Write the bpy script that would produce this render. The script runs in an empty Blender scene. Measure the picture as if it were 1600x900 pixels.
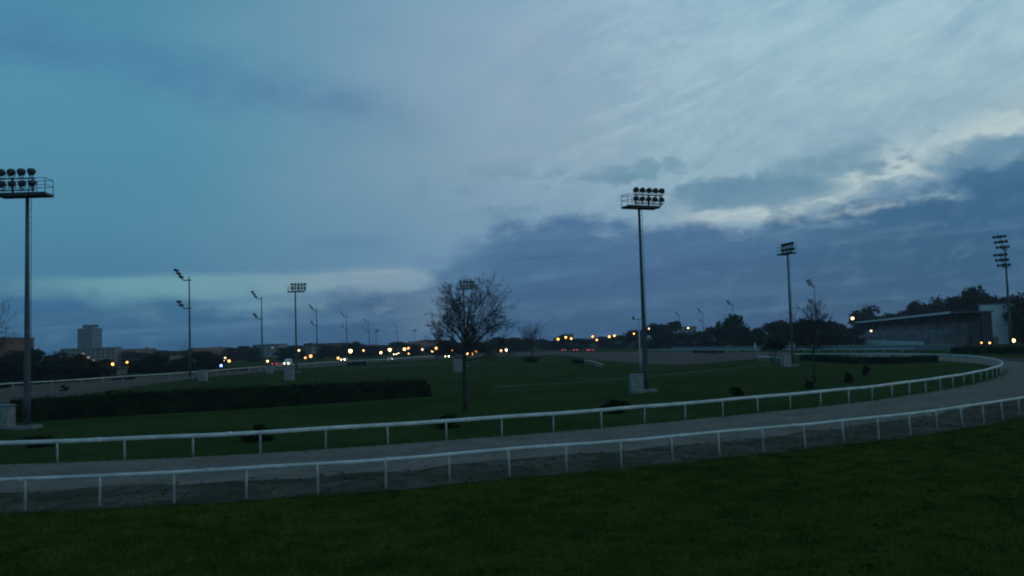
import bpy, math, random
import numpy as np
from mathutils import Vector, Matrix

rnd = random.Random(7)
S = bpy.context.scene
C = S.collection
R = math.radians
F = 1385.0                       # focal length in pixels of the 1600 px wide photograph
EYE = 5.0                        # eye height in metres

# ------------------------------------------------------------------ camera
cam_data = bpy.data.cameras.new('camera')
cam_data.sensor_width = 36.0
cam_data.lens = 36.0 * F / 1600.0
cam_data.clip_start = 0.1
cam_data.clip_end = 12000.0
cam_data.dof.use_dof = True
cam_data.dof.focus_distance = 70.0
cam_data.dof.aperture_fstop = 0.55
cam = bpy.data.objects.new('camera', cam_data)
C.objects.link(cam)
CAM = (Matrix.Translation((0, 0, EYE)) @ Matrix.Rotation(R(90 + 3.51), 4, 'X') @ Matrix.Rotation(R(-1.8), 4, 'Z'))
cam.matrix_world = CAM
S.camera = cam
S.view_settings.view_transform = 'Standard'
S.view_settings.look = 'None'
S.view_settings.exposure = 0.0
S.view_settings.gamma = 1.0
S.cycles.pixel_filter_type = 'BLACKMAN_HARRIS'
S.cycles.filter_width = 2.0
S.cycles.volume_bounces = 0
S.cycles.max_bounces = 5
S.cycles.diffuse_bounces = 2
S.cycles.transparent_max_bounces = 8
HAZE = 0.00019

def ray(px, py):
    d = CAM.to_3x3() @ Vector(((px - 800) / F, -(py - 450) / F, -1.0))
    return d.normalized()

def ground(px, py, z=0.0):
    """the spot on the ground (height z) that a ray through this photo pixel meets"""
    d = ray(px, py)
    t = (z - EYE) / d.z
    return Vector((d.x * t, d.y * t, z))

def far(px, py, dist):
    """the point at forward distance dist on the ray through a photo pixel"""
    d = ray(px, py)
    t = dist / d.y
    return Vector((d.x * t, dist, EYE + d.z * t))

def azel(px, py):
    d = ray(px, py)
    return math.degrees(math.atan2(d.x, d.y)), math.degrees(math.asin(d.z))

def lin(r, g, b):
    def f(c):
        c /= 255.0
        return c / 12.92 if c <= 0.04045 else ((c + 0.055) / 1.055) ** 2.4
    return (f(r), f(g), f(b), 1.0)

# ------------------------------------------------------------------ node helper
class Net:
    def __init__(self, tree):
        self.t = tree
    def node(self, kind, **props):
        n = self.t.nodes.new(kind)
        for k, v in props.items():
            setattr(n, k, v)
        return n
    def put(self, sock, v):
        if isinstance(v, bpy.types.NodeSocket):
            self.t.links.new(v, sock)
        else:
            sock.default_value = v
    def m(self, op, a, b=0.0, c=None):
        n = self.node('ShaderNodeMath', operation=op)
        self.put(n.inputs[0], a); self.put(n.inputs[1], b)
        if c is not None:
            self.put(n.inputs[2], c)
        return n.outputs[0]
    def add(self, a, b): return self.m('ADD', a, b)
    def sub(self, a, b): return self.m('SUBTRACT', a, b)
    def mul(self, a, b): return self.m('MULTIPLY', a, b)
    def step(self, v, a, b, lo=0.0, hi=1.0, kind='SMOOTHSTEP'):
        n = self.node('ShaderNodeMapRange', interpolation_type=kind)
        self.put(n.inputs[0], v)
        for i, x in enumerate((a, b, lo, hi)):
            self.put(n.inputs[i + 1], x)
        return n.outputs[0]
    def mix(self, f, a, b):
        n = self.node('ShaderNodeMix', data_type='RGBA')
        self.put(n.inputs[0], f); self.put(n.inputs[6], a); self.put(n.inputs[7], b)
        return n.outputs[2]
    def vec(self, x, y, z=0.0):
        n = self.node('ShaderNodeCombineXYZ')
        for i, v in enumerate((x, y, z)):
            self.put(n.inputs[i], v)
        return n.outputs[0]
    def noise(self, v, scale, detail=4.0, rough=0.55, dist=0.0):
        n = self.node('ShaderNodeTexNoise')
        self.put(n.inputs['Vector'], v)
        n.inputs['Scale'].default_value = scale
        n.inputs['Detail'].default_value = detail
        n.inputs['Roughness'].default_value = rough
        n.inputs['Distortion'].default_value = dist
        return n.outputs['Fac']
    def ramp(self, f, stops, interp='LINEAR'):
        n = self.node('ShaderNodeValToRGB')
        n.color_ramp.interpolation = interp
        el = n.color_ramp.elements
        while len(el) < len(stops):
            el.new(0.5)
        for e, (p, c) in zip(el, stops):
            e.position = p
            e.color = c if len(c) == 4 else (*c, 1)
        self.put(n.inputs[0], f)
        return n.outputs[0]

# ------------------------------------------------------------------ world: dusk sky with cloud layers
world = bpy.data.worlds.new('World')
S.world = world
world.use_nodes = True
wt = world.node_tree
wt.nodes.clear()
W = Net(wt)
SUN_AZ, SUN_EL = 24.0, 9.0
tc = W.node('ShaderNodeTexCoord')
sp = W.node('ShaderNodeSeparateXYZ')
wt.links.new(tc.outputs['Generated'], sp.inputs[0])
az = W.mul(W.m('ARCTAN2', sp.outputs[0], sp.outputs[1]), 57.29578)      # degrees to the right of north
el = W.mul(W.m('ARCSINE', sp.outputs[2]), 57.29578)                     # degrees above the horizon
sky = W.node('ShaderNodeTexSky', sky_type='NISHITA', sun_disc=False)
sky.sun_elevation = R(SUN_EL)
sky.sun_rotation = R(SUN_AZ)
sky.air_density = 1.4
sky.ozone_density = 3.0
nish = W.mix(0.955, sky.outputs[0], (0, 0, 0, 1))

def curve(pts, lo=-45.0, hi=45.0, vlo=-5.0, vhi=45.0):
    """a height (degrees) as a function of compass angle, from photo pixel pairs"""
    q = sorted(azel(*p) for p in pts)
    st = [((a - lo) / (hi - lo), ((e - vlo) / (vhi - vlo),) * 3) for a, e in q]
    f = W.step(az, lo, hi, 0.0, 1.0, 'LINEAR')
    return W.add(W.mul(W.ramp(f, st), vhi - vlo), vlo)

big = W.noise(W.vec(W.mul(az, 0.05), W.mul(el, 0.12)), 1.0, 5, 0.55, 0.3)
streak = W.noise(W.vec(W.mul(W.add(az, W.mul(el, -0.5)), 0.085), W.mul(W.sub(el, W.mul(az, 0.30)), 0.21)), 1.0, 7, 0.62, 0.9)
fine = W.noise(W.vec(W.mul(az, 0.30), W.mul(el, 0.55), 3.0), 1.0, 7, 0.62, 0.2)
puffs = W.noise(W.vec(W.mul(az, 0.22), W.mul(el, 0.50), 9.0), 1.0, 6, 0.58, 0.25)
flat = W.noise(W.vec(W.mul(az, 0.05), W.mul(W.sub(el, W.mul(az, 0.04)), 0.7), 5.0), 1.0, 6, 0.6, 0.3)
big_c = W.sub(big, 0.5); streak_c = W.sub(streak, 0.5); fine_c = W.sub(fine, 0.5); flat_c = W.sub(flat, 0.5); puff_c = W.sub(puffs, 0.5)

# open sky, deep blue to the left and paler to the right
left = W.ramp(W.step(el, 0, 40, 0, 1, 'LINEAR'), [(0.0, lin(62, 108, 146)), (0.2, lin(78, 132, 160)), (0.42, lin(82, 142, 168)), (0.62, lin(66, 124, 154)), (1.0, lin(46, 100, 140))])
mid = W.ramp(W.step(el, 0, 40, 0, 1, 'LINEAR'), [(0.0, lin(98, 140, 172)), (0.3, lin(134, 160, 178)), (0.5, lin(138, 164, 186)), (0.64, lin(114, 166, 184)), (1.0, lin(92, 148, 176))])
right = W.ramp(W.step(el, 0, 40, 0, 1, 'LINEAR'), [(0.0, lin(118, 152, 172)), (0.35, lin(152, 182, 194)), (0.5, lin(152, 186, 200)), (0.66, lin(140, 180, 198)), (1.0, lin(112, 158, 182))])
a1 = W.add(az, W.mul(big_c, 14.0))
base = W.mix(W.step(a1, -25, 4), left, mid)
base = W.mix(W.step(a1, 0, 17), base, right)
# soft dark belt of high cloud falling from the upper left
def gauss(v, s):
    return W.m('POWER', 2.71828, W.mul(W.m('POWER', W.m('DIVIDE', v, s), 2.0), -1.0))
belt = W.mul(gauss(W.sub(W.add(el, W.mul(big_c, 4.0)), curve([(-200, 0), (0, 55), (250, 110), (430, 150), (600, 175), (760, 215), (1000, 260)])), 1.9), W.step(az, -2, -12))
base = W.mix(W.mul(belt, W.step(W.add(big, W.mul(fine_c, 0.5)), 0.3, 0.62, 0.15, 0.60)), base, lin(68, 112, 154))
belt2 = W.mul(gauss(W.sub(W.add(el, W.mul(flat_c, 2.0)), curve([(300, 390), (540, 382), (640, 375)])), 0.55), W.mul(W.step(az, -14.5, -11), W.step(az, -6, -9)))
base = W.mix(W.mul(belt2, 0.3), base, lin(72, 112, 160))
# pale streaks over the right half
rightness = W.step(az, -4, 12)
base = W.mix(W.mul(W.mul(rightness, W.step(streak, 0.44, 0.72)), 0.5), base, lin(176, 204, 216))
base = W.mix(W.mul(W.mul(rightness, W.step(streak, 0.54, 0.28)), 0.5), base, lin(118, 158, 182))
base = W.mix(W.mul(W.mul(W.step(az, -7, 4), W.step(fine, 0.52, 0.36)), 0.22), base, lin(122, 156, 184))

mott = W.noise(W.vec(W.mul(az, 0.55), W.mul(W.sub(el, W.mul(az, 0.18)), 1.1), 14.0), 1.0, 8, 0.66, 0.5)
base = W.mix(W.mul(rightness, W.mul(W.step(mott, 0.46, 0.72), 0.14)), base, lin(184, 208, 216))
base = W.mix(W.mul(W.step(az, -10, 4), W.mul(W.step(mott, 0.52, 0.28), 0.16)), base, lin(112, 150, 176))
# edge of the dark bank
edge = curve([(-300, 452), (0, 452), (130, 462), (240, 476), (450, 474), (590, 466), (640, 452), (660, 441), (680, 426), (704, 408), (734, 392), (790, 356), (890, 337), (950, 345),
              (1060, 352), (1200, 352), (1290, 338), (1340, 322), (1390, 303), (1470, 290), (1560, 262), (1640, 226), (1800, 190)])
noisy = W.add(W.mul(puff_c, 3.0), W.mul(fine_c, 2.4))
d_bank = W.sub(W.add(edge, noisy), el)                                   # degrees below the bank's edge
# sunlit gap just above the bank on the right, and low on the left
glow = W.mul(W.mul(W.step(d_bank, -2.3, -0.15), W.step(az, 8.5, 14.5)), W.step(W.add(fine, W.mul(streak_c, 0.8)), 0.36, 0.58))
base = W.mix(W.mul(glow, 0.8), base, lin(196, 208, 204))
glow2 = W.mul(gauss(W.sub(W.add(el, W.mul(W.add(streak_c, fine_c), 2.6)), curve([(1000, 330), (1180, 335), (1300, 300), (1420, 255), (1500, 232), (1600, 180), (1700, 140)])), 1.1), W.step(az, 9, 17))
base = W.mix(W.mul(glow2, 0.6), base, lin(194, 208, 206))
mott_c = W.sub(mott, 0.5)
# grey rags of cloud drifting above the bank
rag_line = curve([(560, 330), (640, 296), (760, 300), (900, 300), (1010, 280), (1100, 290), (1200, 285), (1300, 262), (1400, 250), (1500, 232), (1600, 205), (1700, 170)])
rag_d = W.sub(W.add(el, W.mul(fine_c, 1.6)), rag_line)
rag = W.mul(W.mul(gauss(rag_d, 1.5), W.step(W.add(puffs, W.mul(fine_c, 0.5)), 0.47, 0.60)), W.step(az, -10, 3))
base = W.mix(W.mul(rag, 0.8), base, lin(96, 136, 160))
def blob(px, py, sx, sy, k, col):
    global base
    a0, e0 = azel(px, py)
    q = W.add(W.m('POWER', W.m('DIVIDE', W.sub(W.add(az, W.mul(fine_c, 5.0)), a0), sx), 2.0), W.m('POWER', W.m('DIVIDE', W.sub(W.add(el, W.add(W.mul(puff_c, 2.6), W.mul(mott_c, 1.2))), e0), sy), 2.0))
    base = W.mix(W.mul(W.step(q, 1.5, 0.35), k), base, lin(*col))
blob(1006, 266, 1.15, 0.62, 0.75, (104, 146, 164))
blob(1058, 264, 1.05, 0.62, 0.72, (110, 148, 166))
blob(1190, 300, 4.6, 1.15, 0.85, (92, 134, 160))
blob(1285, 258, 3.2, 0.75, 0.7, (110, 148, 168))
blob(1290, 326, 1.8, 0.35, 0.7, (126, 156, 172))
blob(1430, 300, 3.6, 0.9, 0.75, (76, 122, 154))
blob(1560, 250, 4.0, 1.1, 0.75, (84, 130, 158))
blob(730, 378, 1.1, 0.5, 0.5, (104, 136, 172))

# low pale window between the high sheet and the bank, left of centre
top_gap = curve([(-300, 440), (0, 436), (120, 432), (300, 428), (480, 428), (560, 421), (640, 419), (662, 423), (684, 431), (700, 440)])
gap = W.mul(W.step(W.sub(W.add(top_gap, W.add(W.mul(flat_c, 0.9), W.mul(fine_c, 0.3))), el), -0.30, 0.42), W.step(az, -3.2, -5.0))
gap_col = W.ramp(W.step(az, -33, -4, 0, 1, 'LINEAR'), [(0.0, lin(72, 124, 148)), (0.3, lin(104, 154, 166)), (0.55, lin(110, 154, 168)), (0.82, lin(138, 160, 174)), (1.0, lin(144, 164, 178))])
base = W.mix(W.mul(gap, W.step(W.add(flat, W.mul(fine_c, 0.4)), 0.30, 0.58, 0.45, 1.0)), base, gap_col)

# the bank itself
bank_t = W.step(el, 0, 11, 0, 1, 'LINEAR')
bank_l = W.ramp(bank_t, [(0.0, lin(54, 88, 122)), (0.35, lin(66, 102, 138)), (0.7, lin(76, 112, 148)), (1.0, lin(92, 126, 160))])
bank_r = W.ramp(bank_t, [(0.0, lin(48, 86, 118)), (0.3, lin(48, 90, 124)), (0.7, lin(54, 100, 134)), (1.0, lin(66, 114, 148))])
bank_w = W.ramp(bank_t, [(0.0, lin(52, 92, 126)), (0.3, lin(58, 106, 142)), (0.6, lin(66, 118, 150)), (1.0, lin(72, 128, 158))])
bank = W.mix(W.step(az, 8, 26), bank_l, bank_r)
bank = W.mix(W.step(W.add(az, W.mul(flat_c, 10.0)), -8, -20), bank, bank_w)
bank = W.mix(W.mul(W.step(flat, 0.50, 0.72), 0.35), bank, lin(98, 138, 170))
bank = W.mix(W.mul(W.step(mott, 0.48, 0.66), 0.16), bank, lin(104, 142, 174))
bank = W.mix(W.mul(W.step(flat, 0.48, 0.28), 0.45), bank, lin(48, 82, 126))
westing = W.step(az, -6, -12)
soft = W.step(W.add(d_bank, W.mul(fine_c, 0.8)), W.add(-0.6, W.mul(westing, -0.5)), W.add(0.75, W.mul(westing, 0.5)))
veil = W.mul(W.step(d_bank, -1.8, 0.4), W.step(az, -7, -2))
base = W.mix(W.mul(veil, 0.30), base, lin(96, 136, 168))
base = W.mix(W.mul(soft, W.step(W.m('ABSOLUTE', W.add(az, 4.5)), 0.5, 5.0, 0.72, 1.0)), base, bank)
blob(668, 409, 1.0, 0.42, 0.55, (100, 132, 168))
blob(716, 384, 1.1, 0.45, 0.45, (98, 132, 166))
blob(1440, 313, 1.3, 0.20, 0.55, (120, 158, 176))
blob(1290, 352, 2.6, 0.16, 0.30, (110, 144, 168))
# nothing but dull ground light below the horizon
base = W.mix(W.step(el, -0.5, -6), base, lin(22, 34, 36))
tot = W.node('ShaderNodeMix', data_type='RGBA', blend_type='ADD')
tot.inputs[0].default_value = 0.008
W.put(tot.inputs[6], base); W.put(tot.inputs[7], nish)
bg = W.node('ShaderNodeBackground')
wt.links.new(tot.outputs[2], bg.inputs[0])
bg.inputs[1].default_value = 1.06
wo = W.node('ShaderNodeOutputWorld')
wt.links.new(bg.outputs[0], wo.inputs[0])

sun_data = bpy.data.lights.new('sun', 'SUN')
sun_data.energy = 0.03
sun_data.angle = R(25)
sun_data.color = (1.0, 0.9, 0.78)
sun = bpy.data.objects.new('sun', sun_data)
C.objects.link(sun)
sd = Vector((math.sin(R(SUN_AZ)) * math.cos(R(8)), math.cos(R(SUN_AZ)) * math.cos(R(8)), math.sin(R(8))))
sun.rotation_euler = sd.to_track_quat('Z', 'Y').to_euler()

# ------------------------------------------------------------------ materials
MATS = {}
def mat(name, col, rough=0.7, var=0.25, scale=3.0, bump=0.0, col2=None, metal=0.0, space='Object', spec=0.3, detail=5.0):
    if name in MATS:
        return MATS[name]
    m = bpy.data.materials.new(name)
    m.use_nodes = True
    N = Net(m.node_tree)
    b = m.node_tree.nodes['Principled BSDF']
    t = N.node('ShaderNodeTexCoord')
    v = t.outputs['Object'] if space == 'Object' else N.node('ShaderNodeNewGeometry').outputs['Position']
    n = N.noise(v, scale, detail, 0.6)
    c2 = col2 or tuple(c * (1 - var) for c in col)
    c1 = tuple(min(1, c * (1 + var * 0.5)) for c in col)
    N.put(b.inputs['Base Color'], N.mix(N.step(n, 0.32, 0.68), (*c2, 1), (*c1, 1)))
    b.inputs['Roughness'].default_value = rough
    b.inputs['Metallic'].default_value = metal
    b.inputs['Specular IOR Level'].default_value = spec
    if bump:
        bp = N.node('ShaderNodeBump')
        bp.inputs['Strength'].default_value = bump
        bp.inputs['Distance'].default_value = 0.05
        N.put(bp.inputs['Height'], N.noise(v, scale * 4, 6, 0.65))
        m.node_tree.links.new(bp.outputs[0], b.inputs['Normal'])
    MATS[name] = m
    return m

def lamp_mat(name, col, power):
    if name in MATS:
        return MATS[name]
    m = bpy.data.materials.new(name)
    m.use_nodes = True
    b = m.node_tree.nodes['Principled BSDF']
    b.inputs['Base Color'].default_value = (*col, 1)
    b.inputs['Emission Color'].default_value = (*col, 1)
    b.inputs['Emission Strength'].default_value = power
    MATS[name] = m
    return m

def ground_mat(name, cols, scales, rough=0.95, bump=0.6, bump_scale=14.0, bump_dist=0.06):
    """three colours mixed by a coarse and a fine noise in world space"""
    m = bpy.data.materials.new(name)
    m.use_nodes = True
    N = Net(m.node_tree)
    b = m.node_tree.nodes['Principled BSDF']
    p = N.node('ShaderNodeNewGeometry').outputs['Position']
    a = N.noise(p, scales[0], 5, 0.6, 0.4)
    c = N.noise(p, scales[1], 6, 0.65)
    fleck = N.noise(p, scales[1] * 7.0, 4, 0.7)
    x = N.mix(N.step(a, 0.36, 0.64), (*cols[0], 1), (*cols[1], 1))
    x = N.mix(N.step(c, 0.46, 0.70), x, (*cols[2], 1))
    x = N.mix(N.step(fleck, 0.58, 0.72, 0.0, 0.55), x, tuple(k * 1.9 for k in cols[1]) + (1,))
    N.put(b.inputs['Base Color'], x)
    b.inputs['Roughness'].default_value = rough
    b.inputs['Specular IOR Level'].default_value = 0.0
    bp = N.node('ShaderNodeBump')
    bp.inputs['Strength'].default_value = bump
    bp.inputs['Distance'].default_value = bump_dist
    N.put(bp.inputs['Height'], N.add(N.noise(p, bump_scale, 6, 0.7), N.mul(N.noise(p, bump_scale * 0.15, 4, 0.6), 2.0)))
    m.node_tree.links.new(bp.outputs[0], b.inputs['Normal'])
    MATS[name] = m
    return m

g_grass = ground_mat('grass_soil', [(0.025, 0.042, 0.006), (0.044, 0.064, 0.010), (0.013, 0.024, 0.004)], (0.22, 3.2))
g_lawn = ground_mat('infield_lawn', [(0.027, 0.044, 0.012), (0.042, 0.062, 0.018), (0.017, 0.029, 0.009)], (0.10, 1.6))
g_track = ground_mat('track_sand', [(0.150, 0.125, 0.106), (0.20, 0.165, 0.14), (0.105, 0.09, 0.078)], (0.35, 2.6), bump=0.5)
g_verge = ground_mat('verge_dirt', [(0.070, 0.062, 0.048), (0.135, 0.116, 0.095), (0.042, 0.043, 0.024)], (0.42, 2.0), bump=1.0, bump_dist=0.12)
g_far = ground_mat('far_sand', [(0.105, 0.080, 0.068), (0.135, 0.102, 0.088), (0.08, 0.068, 0.058)], (0.08, 0.8))
g_path = ground_mat('path_gravel', [(0.050, 0.066, 0.040), (0.085, 0.095, 0.07), (0.034, 0.050, 0.024)], (0.2, 1.5))
g_road = ground_mat('asphalt', [(0.05, 0.05, 0.052), (0.06, 0.06, 0.06), (0.04, 0.04, 0.042)], (0.1, 2.0))
white_rail = mat('white_rail_plastic', (0.60, 0.60, 0.57), 0.6, 0.22, 1.3)
post_white = mat('white_post', (0.46, 0.46, 0.43), 0.6, 0.35, 2.2)
galv = mat('galvanised_steel', (0.085, 0.095, 0.10), 0.5, 0.25, 1.6, metal=0.4)
dark_steel = mat('dark_steel', (0.035, 0.038, 0.04), 0.55, 0.3, 4.0)
lamp_black = mat('lamp_housing', (0.035, 0.037, 0.04), 0.5, 0.2, 5.0)
lens_mat = mat('lamp_lens', (0.05, 0.055, 0.06), 0.3, 0.1, 4.0, spec=0.6)
concrete = mat('concrete', (0.2, 0.195, 0.18), 0.9, 0.3, 2.0, bump=0.3)
cab_white = mat('cabinet_paint', (0.26, 0.27, 0.25), 0.55, 0.25, 2.4)
cab_dark = mat('cabinet_trim', (0.14, 0.15, 0.15), 0.6, 0.2, 3.0)
bark = mat('bark', (0.055, 0.045, 0.036), 0.95, 0.35, 6.0, bump=0.5)
leaf_dark = mat('leaf_dark', (0.020, 0.030, 0.013), 0.9, 0.5, 0.5, spec=0.0)
leaf_green = mat('leaf_green', (0.034, 0.048, 0.018), 0.9, 0.5, 0.5, spec=0.0)
leaf_autumn = mat('leaf_autumn', (0.095, 0.042, 0.020), 0.9, 0.5, 0.4, spec=0.0)
leaf_brown = mat('leaf_brown', (0.060, 0.038, 0.022), 0.9, 0.5, 0.4, spec=0.0)
hedge_m = mat('hedge_leaf', (0.015, 0.025, 0.010), 0.95, 0.5, 0.8, spec=0.0)
wall_white = mat('white_render', (0.50, 0.52, 0.51), 0.9, 0.12, 0.25)
wall_beige = mat('beige_render', (0.19, 0.165, 0.14), 0.9, 0.15, 0.15)
wall_grey = mat('grey_render', (0.16, 0.17, 0.18), 0.9, 0.15, 0.12)
wall_pale = mat('pale_render', (0.24, 0.235, 0.22), 0.9, 0.15, 0.15)
wall_red = mat('red_brick', (0.19, 0.085, 0.06), 0.9, 0.2, 0.4)
wall_dim = mat('dim_concrete', (0.14, 0.15, 0.15), 0.9, 0.25, 0.2)
roof_red = mat('red_tiles', (0.19, 0.08, 0.05), 0.9, 0.3, 0.6)
roof_grey = mat('grey_roofing', (0.11, 0.11, 0.115), 0.9, 0.2, 0.4)
glass_dark = mat('dark_glass', (0.035, 0.045, 0.055), 0.12, 0.2, 0.5, spec=0.5)
tyre = mat('tyre', (0.02, 0.02, 0.02), 0.9, 0.1)
rim = mat('rim', (0.35, 0.35, 0.36), 0.4, 0.1, metal=0.6)
paint_a = mat('car_silver', (0.35, 0.36, 0.37), 0.35, 0.05, spec=0.5)
paint_b = mat('car_dark', (0.03, 0.035, 0.045), 0.35, 0.05, spec=0.5)
paint_c = mat('car_red', (0.22, 0.03, 0.025), 0.35, 0.05, spec=0.5)
paint_w = mat('van_white', (0.62, 0.63, 0.63), 0.4, 0.05, spec=0.5)
sodium = lamp_mat('sodium_light', (1.0, 0.37, 0.07), 6.5)
warm = lamp_mat('warm_light', (1.0, 0.50, 0.15), 13.0)
cool = lamp_mat('cool_light', (1.0, 0.88, 0.68), 14.0)
dim_sodium = lamp_mat('dim_sodium_light', (1.0, 0.42, 0.14), 3.2)
dim_warm = lamp_mat('dim_warm_light', (1.0, 0.66, 0.40), 2.6)
blue_l = lamp_mat('blue_light', (0.10, 0.14, 1.0), 20.0)
head_l = lamp_mat('headlight_glow', (1.0, 0.74, 0.42), 30.0)
tail_l = lamp_mat('taillight_glow', (1.0, 0.04, 0.03), 5.0)
window_lit = lamp_mat('lit_window', (1.0, 0.62, 0.30), 0.35)

# ------------------------------------------------------------------ mesh builder
class MB:
    def __init__(self):
        self.v = []; self.f = []
    def face_grid(self, rings, closed=True, caps=True):
        n = len(rings[0]); b = len(self.v)
        for r in rings:
            self.v.extend(r)
        for i in range(len(rings) - 1):
            for j in range(n if closed else n - 1):
                k = (j + 1) % n
                self.f.append((b + i * n + j, b + i * n + k, b + (i + 1) * n + k, b + (i + 1) * n + j))
        if caps and closed:
            self.f.append(tuple(b + j for j in reversed(range(n))))
            e = b + (len(rings) - 1) * n
            self.f.append(tuple(e + j for j in range(n)))
    def box(self, c, s, m=None):
        x, y, z = (k / 2 for k in s)
        pts = [Vector((sx * x, sy * y, sz * z)) for sz in (-1, 1) for sx, sy in ((-1, -1), (1, -1), (1, 1), (-1, 1))]
        if m is not None:
            pts = [m @ p for p in pts]
        b = len(self.v)
        self.v.extend((p.x + c[0], p.y + c[1], p.z + c[2]) for p in pts)
        self.f.extend(tuple(b + i for i in q) for q in ((3, 2, 1, 0), (4, 5, 6, 7), (0, 1, 5, 4), (1, 2, 6, 5), (2, 3, 7, 6), (3, 0, 4, 7)))
    def tube(self, pts, rad, n=8, squash=1.0, caps=True):
        pts = [Vector(p) for p in pts]
        if not hasattr(rad, '__len__'):
            rad = [rad] * len(pts)
        rings = []
        for i, p in enumerate(pts):
            t = (pts[min(i + 1, len(pts) - 1)] - pts[max(i - 1, 0)]).normalized()
            up = Vector((0, 0, 1)) if abs(t.z) < 0.9 else Vector((1, 0, 0))
            s = t.cross(up).normalized(); u = s.cross(t)
            rings.append([tuple(p + (s * math.cos(6.28318 * k / n) * squash + u * math.sin(6.28318 * k / n)) * rad[i]) for k in range(n)])
        self.face_grid(rings, True, caps)
    def lathe(self, prof, n=12, m=None, c=(0, 0, 0)):
        rings = []
        for r, z in prof:
            ring = []
            for k in range(n):
                p = Vector((r * math.cos(6.28318 * k / n), r * math.sin(6.28318 * k / n), z))
                if m is not None:
                    p = m @ p
                ring.append((p.x + c[0], p.y + c[1], p.z + c[2]))
            rings.append(ring)
        self.face_grid(rings)
    def prism(self, poly, z0, z1):
        self.face_grid([[(x, y, z0) for x, y in poly], [(x, y, z1) for x, y in poly]])
    def build(self, name, material, parent=None, smooth=False, loc=None):
        me = bpy.data.meshes.new(name)
        me.from_pydata([tuple(p) for p in self.v], [], self.f)
        me.materials.append(material)
        if smooth:
            me.polygons.foreach_set('use_smooth', [True] * len(me.polygons))
        me.update()
        o = bpy.data.objects.new(name, me)
        C.objects.link(o)
        if parent:
            o.parent = parent
        if loc:
            o.location = loc
        return o

def tag(o, label=None, cat=None, group=None, kind=None):
    for k, v in (('label', label), ('category', cat), ('group', group), ('kind', kind)):
        if v:
            o[k] = v
    return o
def thing(name, label, cat, loc=(0, 0, 0), rz=0.0, group=None, scale=None):
    o = bpy.data.objects.new(name, None)
    o.empty_display_size = 0.2
    C.objects.link(o)
    o.location = loc
    o.rotation_euler = (0, 0, rz)
    if scale:
        o.scale = scale
    return tag(o, label, cat, group)
def dup(root, label, loc, rz=0.0, scale=None):
    def cp(o, parent):
        c = o.copy(); C.objects.link(c)
        if parent:
            c.parent = parent
        for ch in kids.get(o.name, []):
            cp(ch, c)
        return c
    kids = {}
    def walk(o):
        kids[o.name] = list(o.children)
        for ch in o.children:
            walk(ch)
    walk(root)
    r = cp(root, None)
    r.location = loc; r.rotation_euler = (0, 0, rz)
    if scale:
        r.scale = scale
    r['label'] = label
    return r

def spline(pts, step=1.0):
    """Catmull-Rom through 2-D points, resampled evenly"""
    P = [Vector((p[0], p[1])) for p in pts]
    P = [P[0] * 2 - P[1]] + P + [P[-1] * 2 - P[-2]]
    out = []
    for i in range(1, len(P) - 2):
        for k in range(24):
            t = k / 24.0
            a, b, c, d = P[i - 1:i + 3]
            out.append(0.5 * ((2 * b) + (c - a) * t + (2 * a - 5 * b + 4 * c - d) * t * t + (3 * b - a - 3 * c + d) * t ** 3))
    out.append(P[-2])
    res = [out[0]]; acc = 0.0
    for i in range(1, len(out)):
        a, b = out[i - 1], out[i]
        L = (b - a).length
        if L < 1e-6:
            continue
        pos = step - acc
        while pos <= L:
            res.append(a + (b - a) * (pos / L)); pos += step
        acc = (acc + L) % step if True else 0
    return res
def strip(name, a, b, z, material, n=160, kind='structure', jag=0.0):
    """a sheet between two border lines"""
    def res(p):
        p = [Vector((q[0], q[1])) for q in p]
        L = [0.0]
        for i in range(1, len(p)):
            L.append(L[-1] + (p[i] - p[i - 1]).length)
        out = []
        j = 0
        for k in range(n):
            s = L[-1] * k / (n - 1)
            while j < len(p) - 2 and L[j + 1] < s:
                j += 1
            t = (s - L[j]) / max(1e-6, L[j + 1] - L[j])
            out.append(p[j] + (p[j + 1] - p[j]) * min(1, t))
        return out
    A, B = res(a), res(b)
    m = MB()
    cols = 4
    for k in range(n):
        ja, jb = rnd.uniform(-jag, jag), rnd.uniform(-jag, jag)
        d = (B[k] - A[k]).normalized()
        p0, p1 = A[k] + d * ja, B[k] + d * jb
        for c in range(cols + 1):
            q = p0 + (p1 - p0) * (c / cols)
            m.v.append((q.x, q.y, z))
    w = cols + 1
    for k in range(n - 1):
        for c in range(cols):
            m.f.append((k * w + c, k * w + c + 1, (k + 1) * w + c + 1, (k + 1) * w + c))
    o = m.build(name, material)
    # make the sheet face up
    if o.data.polygons[0].normal.z < 0:
        o.data.flip_normals()
    return tag(o, kind=kind)

# ------------------------------------------------------------------ ground
m = MB()
rings = [0, 20, 60, 150, 400, 1000, 2500, 6000]
n = 48
m.v.append((0, 0, 0))
for r_ in rings[1:]:
    for k in range(n):
        m.v.append((r_ * math.cos(6.28318 * k / n), r_ * math.sin(6.28318 * k / n), 0))
for k in range(n):
    m.f.append((0, 1 + k, 1 + (k + 1) % n))
for i in range(len(rings) - 2):
    for k in range(n):
        a = 1 + i * n
        m.f.append((a + k, a + n + k, a + n + (k + 1) % n, a + (k + 1) % n))
tag(m.build('ground', g_grass), kind='structure')

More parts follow.
